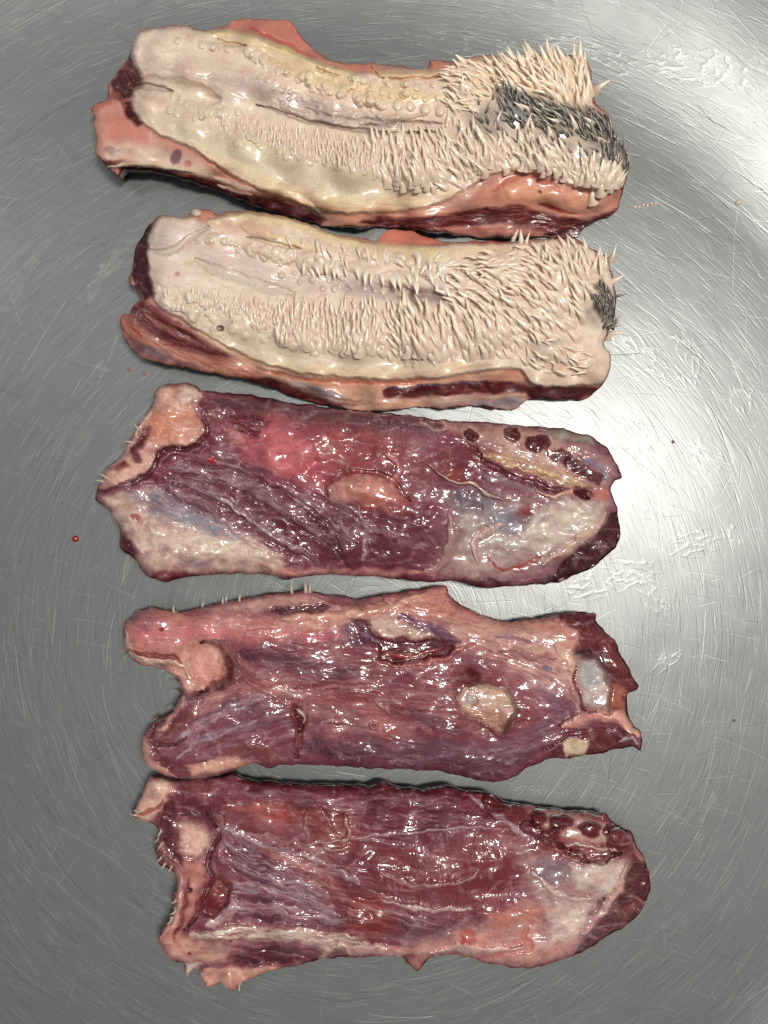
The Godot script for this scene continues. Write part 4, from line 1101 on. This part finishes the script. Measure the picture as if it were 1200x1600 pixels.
	f.finish("c4aeb0", 0.42, 0.24, 0.85, 0.55)

func papillae_4(f: Flesh):
	for p in [[272, 953, -1.5], [316, 946, -1.3], [348, 940, -1.5], [353, 938, -1.45], [374, 936, -1.55], [456, 924, -1.55], [478, 923, -1.6], [484, 923, -1.4], [202, 1024, 2.4], [258, 1048, 2.3], [270, 1056, 2.6], [276, 1066, 2.8], [279, 1082, 3.0], [270, 1106, 2.7], [246, 1124, 2.5]]:
		one_papilla(f, dull_thorns if p[2] < 0.0 else dark_thorns, Vector2(p[0], p[1] + (3 if p[2] < 0.0 else -3)), p[2], 13.0 if p[0] < 440 else 18.0, 0.8)

func plan_5(f: Flesh):
	f.relief = 1.7
	f.setup(505, [234, 1213, 250, 1214, 276, 1219, 349, 1213, 364, 1209, 391, 1219, 448, 1224, 525, 1226, 575, 1228, 594, 1222, 626, 1229, 657, 1233, 699, 1227, 722, 1234, 764, 1240, 795, 1254, 844, 1261, 894, 1267, 944, 1271, 963, 1288, 986, 1300, 998, 1326, 1009, 1346, 1017, 1376, 1011, 1407, 990, 1438, 948, 1464, 910, 1487, 864, 1503, 825, 1514, 764, 1505, 722, 1493, 676, 1493, 653, 1516, 634, 1503, 628, 1495, 580, 1495, 506, 1497, 479, 1505, 425, 1516, 395, 1528, 372, 1541, 366, 1550, 341, 1537, 322, 1544, 312, 1521, 304, 1512, 291, 1527, 288, 1506, 264, 1497, 247, 1468, 260, 1444, 272, 1424, 268, 1405, 276, 1382, 270, 1362, 249, 1350, 241, 1328, 249, 1301, 237, 1286, 205, 1276, 218, 1248, 226, 1228],
		"6f333f", 54.0, [
		250, 1245, 50, 230, 1265, 40, 300, 1250, 60, 350, 1270, 72, 300, 1310, 52, 265, 1320, 42, 295, 1380, 48, 340, 1400, 66, 290, 1450, 50, 270, 1475, 42, 400, 1260, 76, 480, 1280, 84, 600, 1280, 84, 700, 1300, 84, 430, 1370, 82, 560, 1370, 86, 680, 1380, 86, 760, 1350, 82, 340, 1465, 62, 450, 1455, 70, 560, 1450, 78, 660, 1440, 80, 760, 1430, 76, 780, 1285, 74, 850, 1310, 66, 900, 1310, 56, 850, 1400, 70, 930, 1370, 62, 980, 1350, 44, 900, 1440, 54, 830, 1480, 52, 720, 1475, 62, 400, 1490, 44, 380, 1525, 12, 330, 1532, 10, 295, 1518, 10, 430, 1508, 14, 1008, 1370, 14, 1005, 1405, 10, 985, 1436, 8, 945, 1462, 8,
		], 34.0, 0.52)
	f.patch("74393f", 0.8, 20, 0, [330, 1240, 520, 1240, 720, 1250, 800, 1300, 800, 1420, 640, 1460, 450, 1440, 350, 1400], 0.45, 0.06)
	f.patch("5a2830", 0.75, 18, 0, [560, 1240, 700, 1245, 760, 1280, 700, 1330, 600, 1320], 0.5, 0.1)
	f.patch("702f34", 0.7, 18, 0, [600, 1330, 700, 1320, 780, 1330, 800, 1380, 720, 1400, 620, 1390], 0.5, 0.02)
	f.strand("551e25", 0.9, 10, 0, [345, 1217, 420, 1226, 520, 1232, 620, 1236, 720, 1242], 0.4)
	f.strand("94707e", 0.5, 12, 0, [380, 1238, 460, 1244, 540, 1256, 620, 1250], 0.8)
	f.patch("a45a52", 0.75, 12, 1, [360, 1262, 400, 1248, 460, 1262, 490, 1275, 470, 1295, 420, 1290])
	f.patch("8f2c2a", 0.7, 7, 0, [422, 1268, 450, 1262, 455, 1285, 435, 1300])
	f.patch("7d3a38", 0.7, 14, 1, [470, 1260, 540, 1265, 560, 1310, 520, 1330, 480, 1310], 0.4, 0.4)
	for q in [[500, 1262, 512, 1280, 520, 1300], [480, 1268, 475, 1290, 482, 1310], [535, 1270, 545, 1300, 530, 1320], [500, 1320, 530, 1330, 545, 1318]]:
		f.strand("b08478", 0.6, 4, 3, q)
	f.strand("d3c4c6", 0.5, 3, 1, [480, 1320, 560, 1308, 660, 1300, 740, 1292, 790, 1296])
	# fan of fibres from the root
	for q in [[335, 1285, 380, 1310, 440, 1335, 500, 1370], [330, 1310, 380, 1335, 440, 1360, 510, 1400], [340, 1340, 390, 1360, 450, 1385, 520, 1420], [345, 1390, 400, 1390, 460, 1405, 530, 1430], [350, 1420, 410, 1420, 470, 1430, 540, 1440]]:
		f.strand("9c8590", 0.6, 13, 1, q, 1.0)
		f.strand("4c2436", 0.6, 8, -1, [q[0] + 20, q[1] + 12, q[2], q[3] + 13, q[4], q[5] + 12, q[6], q[7] + 12], 0.5)
	f.strand("a8645a", 0.6, 14, 1, [400, 1325, 470, 1355, 540, 1400, 580, 1420], 0.6)
	f.strand("bba9ac", 0.5, 5, 1, [345, 1290, 420, 1325, 500, 1345, 560, 1380, 620, 1410], 0.7)
	f.patch("7a332f", 0.8, 10, 0, [540, 1400, 600, 1395, 620, 1440, 580, 1480, 545, 1450])
	f.strand("d0bdb4", 0.75, 5, 2, [600, 1408, 640, 1418, 680, 1422, 740, 1422])
	f.strand("b8a0a2", 0.6, 4, 1.5, [585, 1360, 620, 1375, 660, 1385, 730, 1375, 745, 1360])
	f.patch("57303c", 0.7, 12, 0, [610, 1430, 680, 1430, 740, 1450, 700, 1470, 640, 1465], 0.6, 0.1)
	f.fibres(["c4a8aa", "a88288", "d0b8b4", "3f161d", "4d1c22", "8e5055"], 190, [340, 1290, 520, 1330, 620, 1420, 600, 1460, 360, 1450, 335, 1380], [360, 1320, 1, 0.4, 400, 1400, 1, 0.1, 560, 1420, 1, 0.25, 400, 1440, 1, 0.05], 40, 120, 0.5, 2.3, 0.7)
	f.fibres(["c4a8aa", "a88288", "d0b8b4", "3f161d", "4d1c22", "8e5055"], 120, [380, 1235, 740, 1245, 780, 1290, 560, 1320, 400, 1280], [450, 1250, 1, 0.08, 700, 1270, 1, 0.05], 40, 120, 0.4, 2.2, 0.6)
	f.fibres(["8e4a4e", "4a1a20", "a8767a", "5c2428"], 150, [580, 1290, 800, 1290, 820, 1400, 700, 1420, 600, 1400], [650, 1330, 0.04, 1, 780, 1350, 0.1, 1], 18, 46, 0.35, 2.0, 0.9)
	# root end
	f.patch("d0a592", 1.0, 5, 2, [226, 1228, 234, 1213, 255, 1214, 276, 1222, 270, 1240, 252, 1258, 240, 1285, 205, 1278, 218, 1248])
	f.patch("dcbba8", 0.8, 6, 2, [232, 1222, 262, 1220, 266, 1238, 240, 1242])
	f.strand("8a3c38", 0.8, 4, -2, [206, 1276, 225, 1268, 245, 1262, 255, 1250])
	f.patch("6e3238", 0.9, 6, 0, [272, 1225, 340, 1216, 350, 1228, 320, 1245, 290, 1245])
	f.patch("5c2830", 0.9, 6, -2, [278, 1258, 300, 1248, 325, 1268, 335, 1290, 318, 1285, 290, 1275])
	f.patch("502226", 0.95, 4, -3, [256, 1255, 270, 1250, 278, 1285, 276, 1330, 282, 1350, 266, 1352, 252, 1330, 252, 1300])
	f.patch("7a4a48", 0.8, 4, 2, [246, 1310, 262, 1320, 276, 1350, 262, 1352, 244, 1330])
	f.patch("d9b0a0", 0.95, 12, -6, [276, 1284, 300, 1284, 318, 1290, 331, 1304, 328, 1325, 312, 1338, 290, 1342, 280, 1320])
	f.patch("deb9a4", 0.8, 6, 1, [300, 1290, 325, 1300, 325, 1320, 305, 1318])
	f.strand("55202a", 1.0, 5, -5, [322, 1270, 338, 1292, 340, 1315, 325, 1340, 330, 1375, 312, 1410, 300, 1440, 285, 1458])
	f.strand("8d5a60", 0.8, 6, 3, [332, 1262, 348, 1290, 348, 1320, 336, 1345])
	f.patch("b97a70", 0.95, 8, 0, [270, 1350, 318, 1342, 322, 1372, 305, 1420, 285, 1455, 300, 1490, 268, 1497, 247, 1468, 272, 1424])
	f.strand("cf9a8c", 0.9, 7, 2, [280, 1365, 278, 1400, 278, 1425, 258, 1455, 250, 1470])
	f.strand("6a2a2c", 0.8, 5, -2, [296, 1372, 290, 1410, 284, 1440, 268, 1470])
	f.knob("3a1014", 0.9, 297, 1391, 4, 4, -3)
	f.patch("642428", 1.0, 6, -7, [328, 1378, 345, 1368, 362, 1385, 352, 1415, 335, 1432, 310, 1430, 318, 1405])
	f.patch("7a3428", 0.8, 5, 0, [332, 1380, 342, 1378, 345, 1400, 334, 1408])
	f.strand("c4a8a4", 0.7, 10, 1, [370, 1400, 355, 1430, 320, 1445], 0.6)
	# white lower band
	f.strand("d0b8a8", 0.95, 18, 3, [300, 1462, 380, 1458, 460, 1462, 540, 1474, 600, 1485], 0.5)
	f.patch("cf9c8a", 0.85, 8, 0, [262, 1470, 300, 1465, 360, 1480, 350, 1500, 300, 1505, 268, 1497])
	f.patch("4b1a20", 1.0, 5, -3, [370, 1492, 385, 1480, 430, 1478, 470, 1490, 500, 1496, 470, 1500, 400, 1508, 372, 1506], 0.4, 0.0)
	f.strand("c98f84", 0.9, 9, 2, [520, 1482, 580, 1488, 640, 1486, 700, 1484])
	f.strand("d4b4a2", 0.8, 6, 3, [500, 1495, 530, 1478, 545, 1490])
	f.knob("6a201c", 0.9, 360, 1471, 3, 3, -1)
	f.knob("6a201c", 0.9, 296, 1490, 3, 3, -1)
	# frayed flaps on the tray
	f.patch("cf9c8a", 1.0, 4, 0, [312, 1522, 330, 1512, 380, 1512, 430, 1510, 470, 1506, 425, 1518, 395, 1530, 372, 1543, 366, 1552, 341, 1540, 322, 1546])
	f.patch("d8c6b2", 1.0, 4, 0, [288, 1506, 312, 1508, 310, 1518, 291, 1530])
	f.patch("b07264", 0.95, 5, 1, [634, 1496, 676, 1492, 664, 1508, 653, 1518, 640, 1508])
	# muscle heads along the upper right
	f.patch("6d3436", 0.95, 8, -3, [715, 1236, 795, 1252, 900, 1268, 948, 1274, 985, 1302, 985, 1330, 930, 1345, 860, 1330, 800, 1300, 750, 1265])
	f.patch("b68e84", 0.85, 7, 0, [820, 1262, 900, 1270, 955, 1290, 960, 1320, 900, 1315, 860, 1305, 840, 1285])
	f.strand("a89aa4", 0.7, 6, 1, [735, 1245, 765, 1262, 790, 1285, 830, 1312])
	for p in [[775, 1258, 26, 14, 0.5], [842, 1277, 17, 14, 0.3], [832, 1296, 20, 12, 0.3], [878, 1284, 20, 15, -0.3], [862, 1303, 18, 10, -0.2], [922, 1296, 17, 12, 0.3], [967, 1315, 22, 22, 0.6], [960, 1300, 18, 14, 0.2]]:
		f.knob("571c22", 1.0, p[0], p[1], p[2], p[3], 6, p[4], 0.4)
	f.strand("4c181e", 0.95, 6, -4, [840, 1310, 880, 1325, 920, 1345, 945, 1344, 970, 1332])
	f.strand("7a3436", 0.9, 6, 3, [850, 1318, 890, 1338, 930, 1350])
	f.strand("c9b0a4", 0.8, 5, 2, [880, 1320, 915, 1322, 950, 1330, 965, 1330])
	f.strand("a09a88", 0.8, 3, 0, [860, 1262, 910, 1270, 945, 1275])
	# pale membrane and pink margin of the blade
	f.patch("ac8e86", 0.75, 18, 1, [790, 1310, 860, 1340, 920, 1350, 985, 1345, 990, 1380, 950, 1430, 900, 1485, 830, 1508, 740, 1495, 650, 1490, 660, 1470, 760, 1440, 830, 1400])
	f.patch("685a6a", 0.7, 12, 0, [840, 1345, 890, 1345, 900, 1370, 860, 1385, 840, 1375], 0.4, 0.8)
	f.patch("cdb8ac", 0.85, 10, 2, [890, 1355, 975, 1345, 988, 1365, 950, 1395, 900, 1390])
	f.patch("cbb3a6", 0.85, 10, 2, [850, 1420, 900, 1405, 930, 1420, 900, 1470, 860, 1480])
	f.patch("c68a80", 0.9, 14, 1, [640, 1478, 720, 1462, 780, 1440, 840, 1430, 850, 1480, 910, 1470, 880, 1500, 820, 1512, 760, 1503, 700, 1490])
	f.patch("a3423c", 0.7, 6, 0, [716, 1460, 735, 1448, 745, 1470, 725, 1480])
	f.patch("b86a5e", 0.7, 10, 0, [760, 1425, 820, 1410, 860, 1420, 830, 1450, 780, 1460])
	f.patch("a3706a", 0.6, 12, 0, [770, 1440, 820, 1440, 830, 1470, 780, 1475])
	f.strand("d4aaa0", 0.8, 7, 3, [672, 1488, 710, 1480, 760, 1486, 820, 1478])
	f.strand("b9605c", 0.7, 5, -2, [740, 1500, 790, 1490, 830, 1480, 820, 1460, 835, 1440])
	f.strand("cf9c90", 0.9, 9, 3, [980, 1350, 968, 1390, 950, 1420, 915, 1460])
	f.strand("5c3030", 0.7, 4, -3, [920, 1432, 935, 1415, 945, 1405])
	f.strand("8c9094", 0.5, 6, 1, [880, 1400, 910, 1405, 940, 1395])
	f.strand("c9aaa0", 0.7, 6, 2, [830, 1360, 870, 1395, 920, 1405, 960, 1390])
	# dark cut face
	f.patch("4b1f20", 1.0, 4, -5, [990, 1326, 1000, 1328, 1018, 1376, 1012, 1408, 990, 1440, 948, 1467, 910, 1489, 898, 1490, 915, 1465, 945, 1430, 972, 1398, 985, 1365], 0.3, 2.2)
	f.patch("7a4440", 0.7, 5, 1, [975, 1420, 990, 1408, 992, 1425, 970, 1440])
	f.patch("b87f72", 0.7, 4, 2, [988, 1318, 1000, 1325, 1008, 1350, 996, 1345])
	f.fibres(["d8c6bc", "9a7a7a", "c49a92", "a898a0"], 110, [720, 1390, 860, 1330, 980, 1345, 950, 1420, 860, 1500, 680, 1485], [800, 1400, 1, -0.3, 940, 1370, 1, -0.3, 800, 1480, 1, -0.1], 25, 80, 0.45, 2.3, 0.8, 0.25)
	f.fibres(["dcc8bc", "b5958e", "8a5a5c"], 60, [290, 1455, 540, 1465, 620, 1490, 520, 1490, 300, 1490], [400, 1462, 1, 0.04, 560, 1478, 1, 0.15], 40, 110, 0.45, 2.4, 0.8)
	f.finish("c4aeb0", 0.42, 0.22, 0.85, 0.6)

func papillae_5(f: Flesh):
	for p in [[208, 1276, 3.3], [212, 1270, 3.6], [246, 1300, 2.2], [243, 1312, 2.5], [246, 1322, 2.2], [246, 1342, 2.3], [252, 1352, 2.0], [262, 1356, 2.1], [270, 1408, 2.6], [268, 1425, 2.6], [262, 1440, 2.5], [368, 1541, 1.5]]:
		one_papilla(f, dull_thorns, Vector2(p[0] + 6, p[1] - 2), p[2], 11.0, 0.9)

func _ready():
	var t0 := Time.get_ticks_msec()
	# ---- camera
	var cam := Camera3D.new()
	cam.name = "camera"
	cam.position = Vector3(0, EYE / S, 0)
	cam.rotation_degrees = Vector3(-90, 0, 0)
	cam.fov = rad_to_deg(2.0 * atan(800.0 / EYE))
	cam.near = 0.02
	cam.far = 20.0
	add_child(cam)
	cam.current = true
	# ---- surroundings: the dim walls of the room
	var env := Environment.new()
	env.background_mode = Environment.BG_COLOR
	env.background_color = Color(0.11, 0.113, 0.115).linear_to_srgb()
	env.tonemap_mode = Environment.TONE_MAPPER_LINEAR
	env.tonemap_exposure = 1.0
	env.sdfgi_enabled = true
	env.ssao_enabled = true
	env.ssil_enabled = true
	var we := WorldEnvironment.new()
	we.name = "surroundings"
	we.environment = env
	add_child(we)
	# ---- the ceiling lamp, near and up on the right, and two added fill lights
	lamp("near_lamp", Vector3(0.48, 1.65, -0.10), Vector2(0.5, 0.2), 2.75, Color(1.0, 0.955, 0.875))
	lamp("far_fill", Vector3(-1.5, 1.9, -0.9), Vector2(0.9, 0.3), 0.45, Color(0.96, 0.975, 1.0))  # weak light added for extra glints and fill, its source unseen
	lamp("ceiling_fill", Vector3(0.0, 2.4, 0.0), Vector2(4.0, 4.0), 1.3, Color(0.98, 0.99, 1.0))  # broad fill light added overhead, imitating bounce from an unseen ceiling

	make_tray()
	var thorn := wet(null, 1.0, 0.0, 0.42, 0.5, 0.1)
	thorn.subsurf_scatter_enabled = true
	thorn.subsurf_scatter_strength = 0.12
	for i in 5:
		var k := 0.02 * (i % 3)
		pale_thorns.append(papilla_mesh(70 + i, Color(0.83 + k, 0.725 + k, 0.655 + k), Color(0.93, 0.85 - k * 0.5, 0.77 - k), 0.185 + 0.014 * i, 0.0 + 0.07 * i, 0.28 - 0.12 * i))
		peach_thorns.append(papilla_mesh(75 + i, Color(0.87 + k, 0.765 + k, 0.665 + k), Color(0.96, 0.885 - k * 0.5, 0.79 - k), 0.165 + 0.012 * i, 0.0 + 0.07 * i, 0.3 - 0.13 * i))
		blunt_thorns.append(papilla_mesh(90 + i, Color(0.87, 0.79, 0.73), Color(0.93, 0.87, 0.80), 0.28, 0.02 + 0.06 * i, 0.2))
		dull_thorns.append(papilla_mesh(95 + i, Color(0.60, 0.50, 0.45), Color(0.78, 0.71, 0.64), 0.27, 0.05 + 0.05 * i, 0.3))
		dark_thorns.append(papilla_mesh(80 + i, Color(0.26 + k, 0.245 + k, 0.235 + k), Color(0.60 + k * 3.0, 0.57 + k * 3.0, 0.53 + k * 3.0), 0.13, 0.08 + 0.08 * i, 0.3 - 0.15 * i))
	var flesh := [Flesh.new(), Flesh.new(), Flesh.new(), Flesh.new(), Flesh.new()]
	var plans := [plan_1, plan_2, plan_3, plan_4, plan_5]
	var sowers := [papillae_1, papillae_2, papillae_3, papillae_4, papillae_5]
	var crew := []
	for i in 5:
		var th := Thread.new()
		th.start(plans[i].bind(flesh[i]))
		crew.append(th)
	for th in crew:
		th.wait_to_finish()
	print("painted ", Time.get_ticks_msec() - t0)
	var grain := noise_tex(3, 0.02, 2)
	var skin_m := wet(grain, 22.0, 0.012, 0.42, 0.5, 0.12)
	var meat_m := wet(grain, 22.0, 0.015, 0.33, 1.0, 0.05)
	var side_m := wet(grain, 30.0, 0.03, 0.5, 0.2, 0.12)
	var labels := [
		"beef tongue skin side up with broad black patch of papillae, farthest from viewer",
		"beef tongue skin side up with small black spot at its blunt end and tiny hole",
		"beef tongue flesh side up with large pink blotch and pale fat oval, in the middle",
		"beef tongue flesh side up with deep notch in its root and round pale pocket",
		"beef tongue flesh side up with dark smooth centre, nearest to the viewer",
	]
	var tuck := [14.0, 14.0, 16.0, 20.0, 24.0]
	for i in 5:
		var f: Flesh = flesh[i]
		var root := thing("beef_tongue", labels[i], "tongue", "raw beef tongues laid in a row on the tray")
		part("skin" if i < 2 else "underside", f.surface(), skin_m if i < 2 else meat_m, root)
		part("cut_side", f.side("4a1c20" if i < 2 else "5a2a2c", tuck[i]), side_m, root)
		(sowers[i] as Callable).call(f)
		plant(root, thorn)
	make_specks()
	print("built ", Time.get_ticks_msec() - t0)

func lamp(called: String, at: Vector3, size: Vector2, energy: float, col: Color):
	var l := AreaLight3D.new()
	l.name = called
	l.area_size = size
	l.area_normalize_energy = true
	l.light_energy = energy
	l.light_color = col.linear_to_srgb()
	l.area_range = 8.0
	l.area_attenuation = 2.0
	l.shadow_enabled = true
	add_child(l)
	l.look_at_from_position(at, Vector3(0, 0, 0), Vector3(0.1, 0, 1))

func make_tray():
	var rg := RandomNumberGenerator.new()
	rg.seed = 77
	# relief and wear of the steel: scour marks that swing round the middle of the tray, single deep scratches, and painted glints
	var n := 2048
	var k := n / 1800.0          # texture pixels per mark; the sheet spans 1800 marks
	var relief := Image.create_empty(n, n, false, Image.FORMAT_RF)
	relief.fill(Color(0.5, 0.5, 0.5))
	var wear_glints := Image.create_empty(n, n, false, Image.FORMAT_RGB8)
	wear_glints.fill(Color(0.72, 0.72, 0.72))
	var mid := Vector2(560, 1000)
	# scour marks: short hairlines in bundles, most of them along the swirl
	for i in 36000:
		var p := Vector2(rg.randf_range(-300, 1500), rg.randf_range(-100, 1700))
		var d := p - mid
		var a := d.angle() + PI / 2 + rg.randfn(0.0, 0.09)
		var pick := rg.randf()
		if pick < 0.06:
			a = rg.randf() * TAU
		elif pick < 0.13:
			a = 0.25 + rg.randfn(0.0, 0.12)
		var bend := rg.randfn(0.0, 0.0006) + (1.0 / maxf(d.length(), 260.0) if rg.randf() < 0.8 else 0.0)
		var bold := rg.randf() < 0.022
		var length := rg.randf_range(14, 70) * (2.0 if bold else 1.0)
		var deep := rg.randf_range(0.02, 0.08) * (2.6 if bold else 1.0)
		var light := rg.randf()
		var q := (p + Vector2(300, 100)) * k
		var steps := int(length * k)
		for s in steps:
			q += Vector2(cos(a), sin(a))
			a += bend / k
			if q.x < 1 or q.y < 1 or q.x > n - 2 or q.y > n - 2:
				break
			var fade := minf(1.0, minf(s, steps - s) / 12.0)
			var ix := int(q.x)
			var iy := int(q.y)
			relief.set_pixel(ix, iy, Color(relief.get_pixel(ix, iy).r - deep * fade, 0, 0))
			if light > 0.6:
				var v := 0.72 + fade * (light - 0.6) * (0.7 if bold else 0.42)
				wear_glints.set_pixel(ix, iy, Color(v, v, v * 0.985))
			elif light < 0.12:
				var v := 0.72 - (0.12 if bold else 0.1) * fade
				wear_glints.set_pixel(ix, iy, Color(v, v, v))
	# crinkled glints of wet film painted in as pale streaks, with soft dents
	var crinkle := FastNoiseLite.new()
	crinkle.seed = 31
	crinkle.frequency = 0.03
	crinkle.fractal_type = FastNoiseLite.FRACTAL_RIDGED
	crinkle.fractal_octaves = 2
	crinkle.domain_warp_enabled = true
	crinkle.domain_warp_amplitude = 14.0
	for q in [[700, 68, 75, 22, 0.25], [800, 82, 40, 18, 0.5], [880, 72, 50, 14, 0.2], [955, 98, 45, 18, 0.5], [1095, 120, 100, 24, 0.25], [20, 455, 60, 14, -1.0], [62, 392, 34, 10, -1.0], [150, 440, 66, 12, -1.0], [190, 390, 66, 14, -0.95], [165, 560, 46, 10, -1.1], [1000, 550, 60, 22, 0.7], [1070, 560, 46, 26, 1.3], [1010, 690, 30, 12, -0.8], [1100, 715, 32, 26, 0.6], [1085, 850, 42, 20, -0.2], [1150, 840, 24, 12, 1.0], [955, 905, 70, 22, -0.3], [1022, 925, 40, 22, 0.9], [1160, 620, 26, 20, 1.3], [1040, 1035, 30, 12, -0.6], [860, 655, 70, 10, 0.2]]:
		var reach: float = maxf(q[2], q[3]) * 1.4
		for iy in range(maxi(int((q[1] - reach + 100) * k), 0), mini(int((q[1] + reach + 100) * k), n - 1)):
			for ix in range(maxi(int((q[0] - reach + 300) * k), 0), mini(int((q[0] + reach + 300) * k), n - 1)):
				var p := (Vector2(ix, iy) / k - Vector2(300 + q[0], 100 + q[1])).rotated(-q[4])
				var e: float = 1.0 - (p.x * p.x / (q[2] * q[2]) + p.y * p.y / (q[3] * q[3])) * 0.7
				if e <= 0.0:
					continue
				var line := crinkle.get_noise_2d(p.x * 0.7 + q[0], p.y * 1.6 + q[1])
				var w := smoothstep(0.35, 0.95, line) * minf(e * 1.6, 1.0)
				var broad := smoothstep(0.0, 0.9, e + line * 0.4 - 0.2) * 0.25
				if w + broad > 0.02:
					var c := wear_glints.get_pixel(ix, iy)
					wear_glints.set_pixel(ix, iy, c.lerp(Color(0.97, 0.96, 0.93), minf(w * 0.32 + broad * 0.25, 1.0)))
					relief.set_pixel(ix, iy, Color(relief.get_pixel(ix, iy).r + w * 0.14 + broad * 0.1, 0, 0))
	var m := StandardMaterial3D.new()
	m.metallic = 0.5
	m.roughness = 0.39
	m.albedo_texture = ImageTexture.create_from_image(wear_glints)
	m.albedo_color = Color(0.69, 0.705, 0.705)
	m.heightmap_enabled = true
	m.heightmap_texture = ImageTexture.create_from_image(relief)
	m.heightmap_scale = 0.04
	# the sheet: nearly flat, faintly dented, turning up towards its rim
	var dent := FastNoiseLite.new()
	dent.seed = 9
	dent.frequency = 0.006
	dent.fractal_octaves = 3
	var st := SurfaceTool.new()
	st.begin(Mesh.PRIMITIVE_TRIANGLES)
	var cols := 150
	var rows := 150
	for j in rows + 1:
		for i in cols + 1:
			var x := -300.0 + 1800.0 * i / cols
			var y := -100.0 + 1800.0 * j / rows
			var dd := Vector2(x, y).distance_to(Vector2(500, 960))
			var up := 0.0
			if dd > 880.0:
				up = minf((dd - 880.0) * (dd - 880.0) / 900.0, (dd - 880.0) * 0.35)
			var dip := (dent.get_noise_2d(x, y) - 0.4) * 0.9 - 1.5
			st.set_uv(Vector2(float(i) / cols, float(j) / rows))
			st.add_vertex(Vector3((x - 600.0) / S, (dip * clampf(1.0 - dd / 2000.0, 0.0, 1.0) + up) / S, (y - 800.0) / S))
	for j in rows:
		for i in cols:
			var a := j * (cols + 1) + i
			for q in [a, a + 1, a + cols + 2, a, a + cols + 2, a + cols + 1]:
				st.add_index(q)
	st.generate_normals()
	var tray := MeshInstance3D.new()
	tray.name = "steel_tray"
	tray.mesh = st.commit()
	tray.material_override = m
	tray.set_meta("label", "wide scratched stainless steel tray under the five tongues")
	tray.set_meta("category", "tray")
	add_child(tray)

func drop(called: String, label: String, category: String, at: Vector2, rx: float, ry: float, hh: float, turn: float, m: Material, seed_: int, group := ""):
	# a low, lopsided bead of something wet
	var rg := RandomNumberGenerator.new()
	rg.seed = seed_
	var st := SurfaceTool.new()
	st.begin(Mesh.PRIMITIVE_TRIANGLES)
	var sides := 18
	var wob := PackedFloat32Array()
	for s in sides:
		wob.append(rg.randf_range(0.82, 1.15))
	for q in 6:
		var t := q / 5.0
		for s in sides:
			var a := TAU * s / sides
			var w := lerpf(1.0, (wob[s] + wob[(s + 1) % sides]) * 0.5, 1.0 - t)
			var c := cos(t * PI / 2)
			st.add_vertex(Vector3(cos(a) * rx * c * w, sin(t * PI / 2) * hh, sin(a) * ry * c * w) / S)
	for q in 5:
		for s in sides:
			var a := q * sides + s
			var a2 := q * sides + (s + 1) % sides
			for k in [a, a2 + sides, a2, a, a + sides, a2 + sides]:
				st.add_index(k)
	st.generate_normals()
	var o := MeshInstance3D.new()
	o.name = numbered(called)
	o.mesh = st.commit()
	o.material_override = m
	o.position = Flesh.lay(at.x, at.y, 0.0) + Vector3(0, -0.0004, 0)
	o.rotation.y = turn
	o.set_meta("label", label)
	o.set_meta("category", category)
	if group:
		o.set_meta("group", group)
	add_child(o)

func wet_plain(c: String, rough: float) -> StandardMaterial3D:
	var m := StandardMaterial3D.new()
	m.albedo_color = Color(c)
	m.roughness = rough
	m.clearcoat_enabled = true
	m.clearcoat = 1.0
	m.clearcoat_roughness = 0.05
	return m

func make_specks():
	var blood := wet_plain("8e0d10", 0.3)
	var faint := wet_plain("8a4240", 0.5)
	var meat := wet_plain("d9bdb0", 0.4)
	var brown := wet_plain("6e5040", 0.6)
	drop("blood_drop", "bright red blood drop on the steel left of the middle tongue", "blood drop", Vector2(117, 842), 5.5, 5, 3.5, 0.3, blood, 1)
	drop("meat_crumb", "small pinkish meat crumb alone on the steel near the right edge", "meat crumb", Vector2(1153, 317), 5.5, 5, 6, 0.3, meat, 2)
	var g := "short row of pale fat crumbs beside the farthest tongue"
	for i in 6:
		drop("fat_crumb", ["tiny pale fat crumb ending the short row on the farthest tongue's side", "tiny pale fat crumb second in the short row from the farthest tongue", "tiny pale fat crumb just before the middle of the short row", "tiny pale fat crumb just past the middle of the short row", "tiny pale fat crumb last but one in the short row away from the tongue", "tiny pale fat crumb ending the short row on the outer side"][i], "fat crumb", Vector2(992 + i * 6.5, 323 - i * 1.3 + (i % 2) * 2.0), 3.4, 2.4, 3, 0.5 * i, meat, 10 + i, g)
	drop("blood_speck", "faint red speck beside the second tongue's root, nearer the left edge", "blood speck", Vector2(201, 578), 2.4, 3, 1.6, 0.2, faint, 20)
	drop("blood_speck", "faint red speck below the second tongue's root, nearer the tongues", "blood speck", Vector2(226, 584), 2.4, 2.4, 1.6, 0.9, faint, 21)
	drop("blood_speck", "dull red speck far from all tongues in the upper left corner", "blood speck", Vector2(107, 49), 4, 2, 1.6, 0.2, faint, 22)
	drop("brown_speck", "small brown speck on the steel right of the middle tongue", "speck", Vector2(1052, 690), 2.6, 2.6, 1.6, 0.0, brown, 23)
	drop("brown_speck", "small brown speck on the steel right of the notched tongue", "speck", Vector2(1148, 1126), 3, 2.2, 1.6, 0.0, brown, 24)
	drop("brown_speck", "small brown speck left of the notched tongue, near the left edge", "speck", Vector2(23, 982), 2.4, 3.2, 1.6, 0.0, brown, 25)
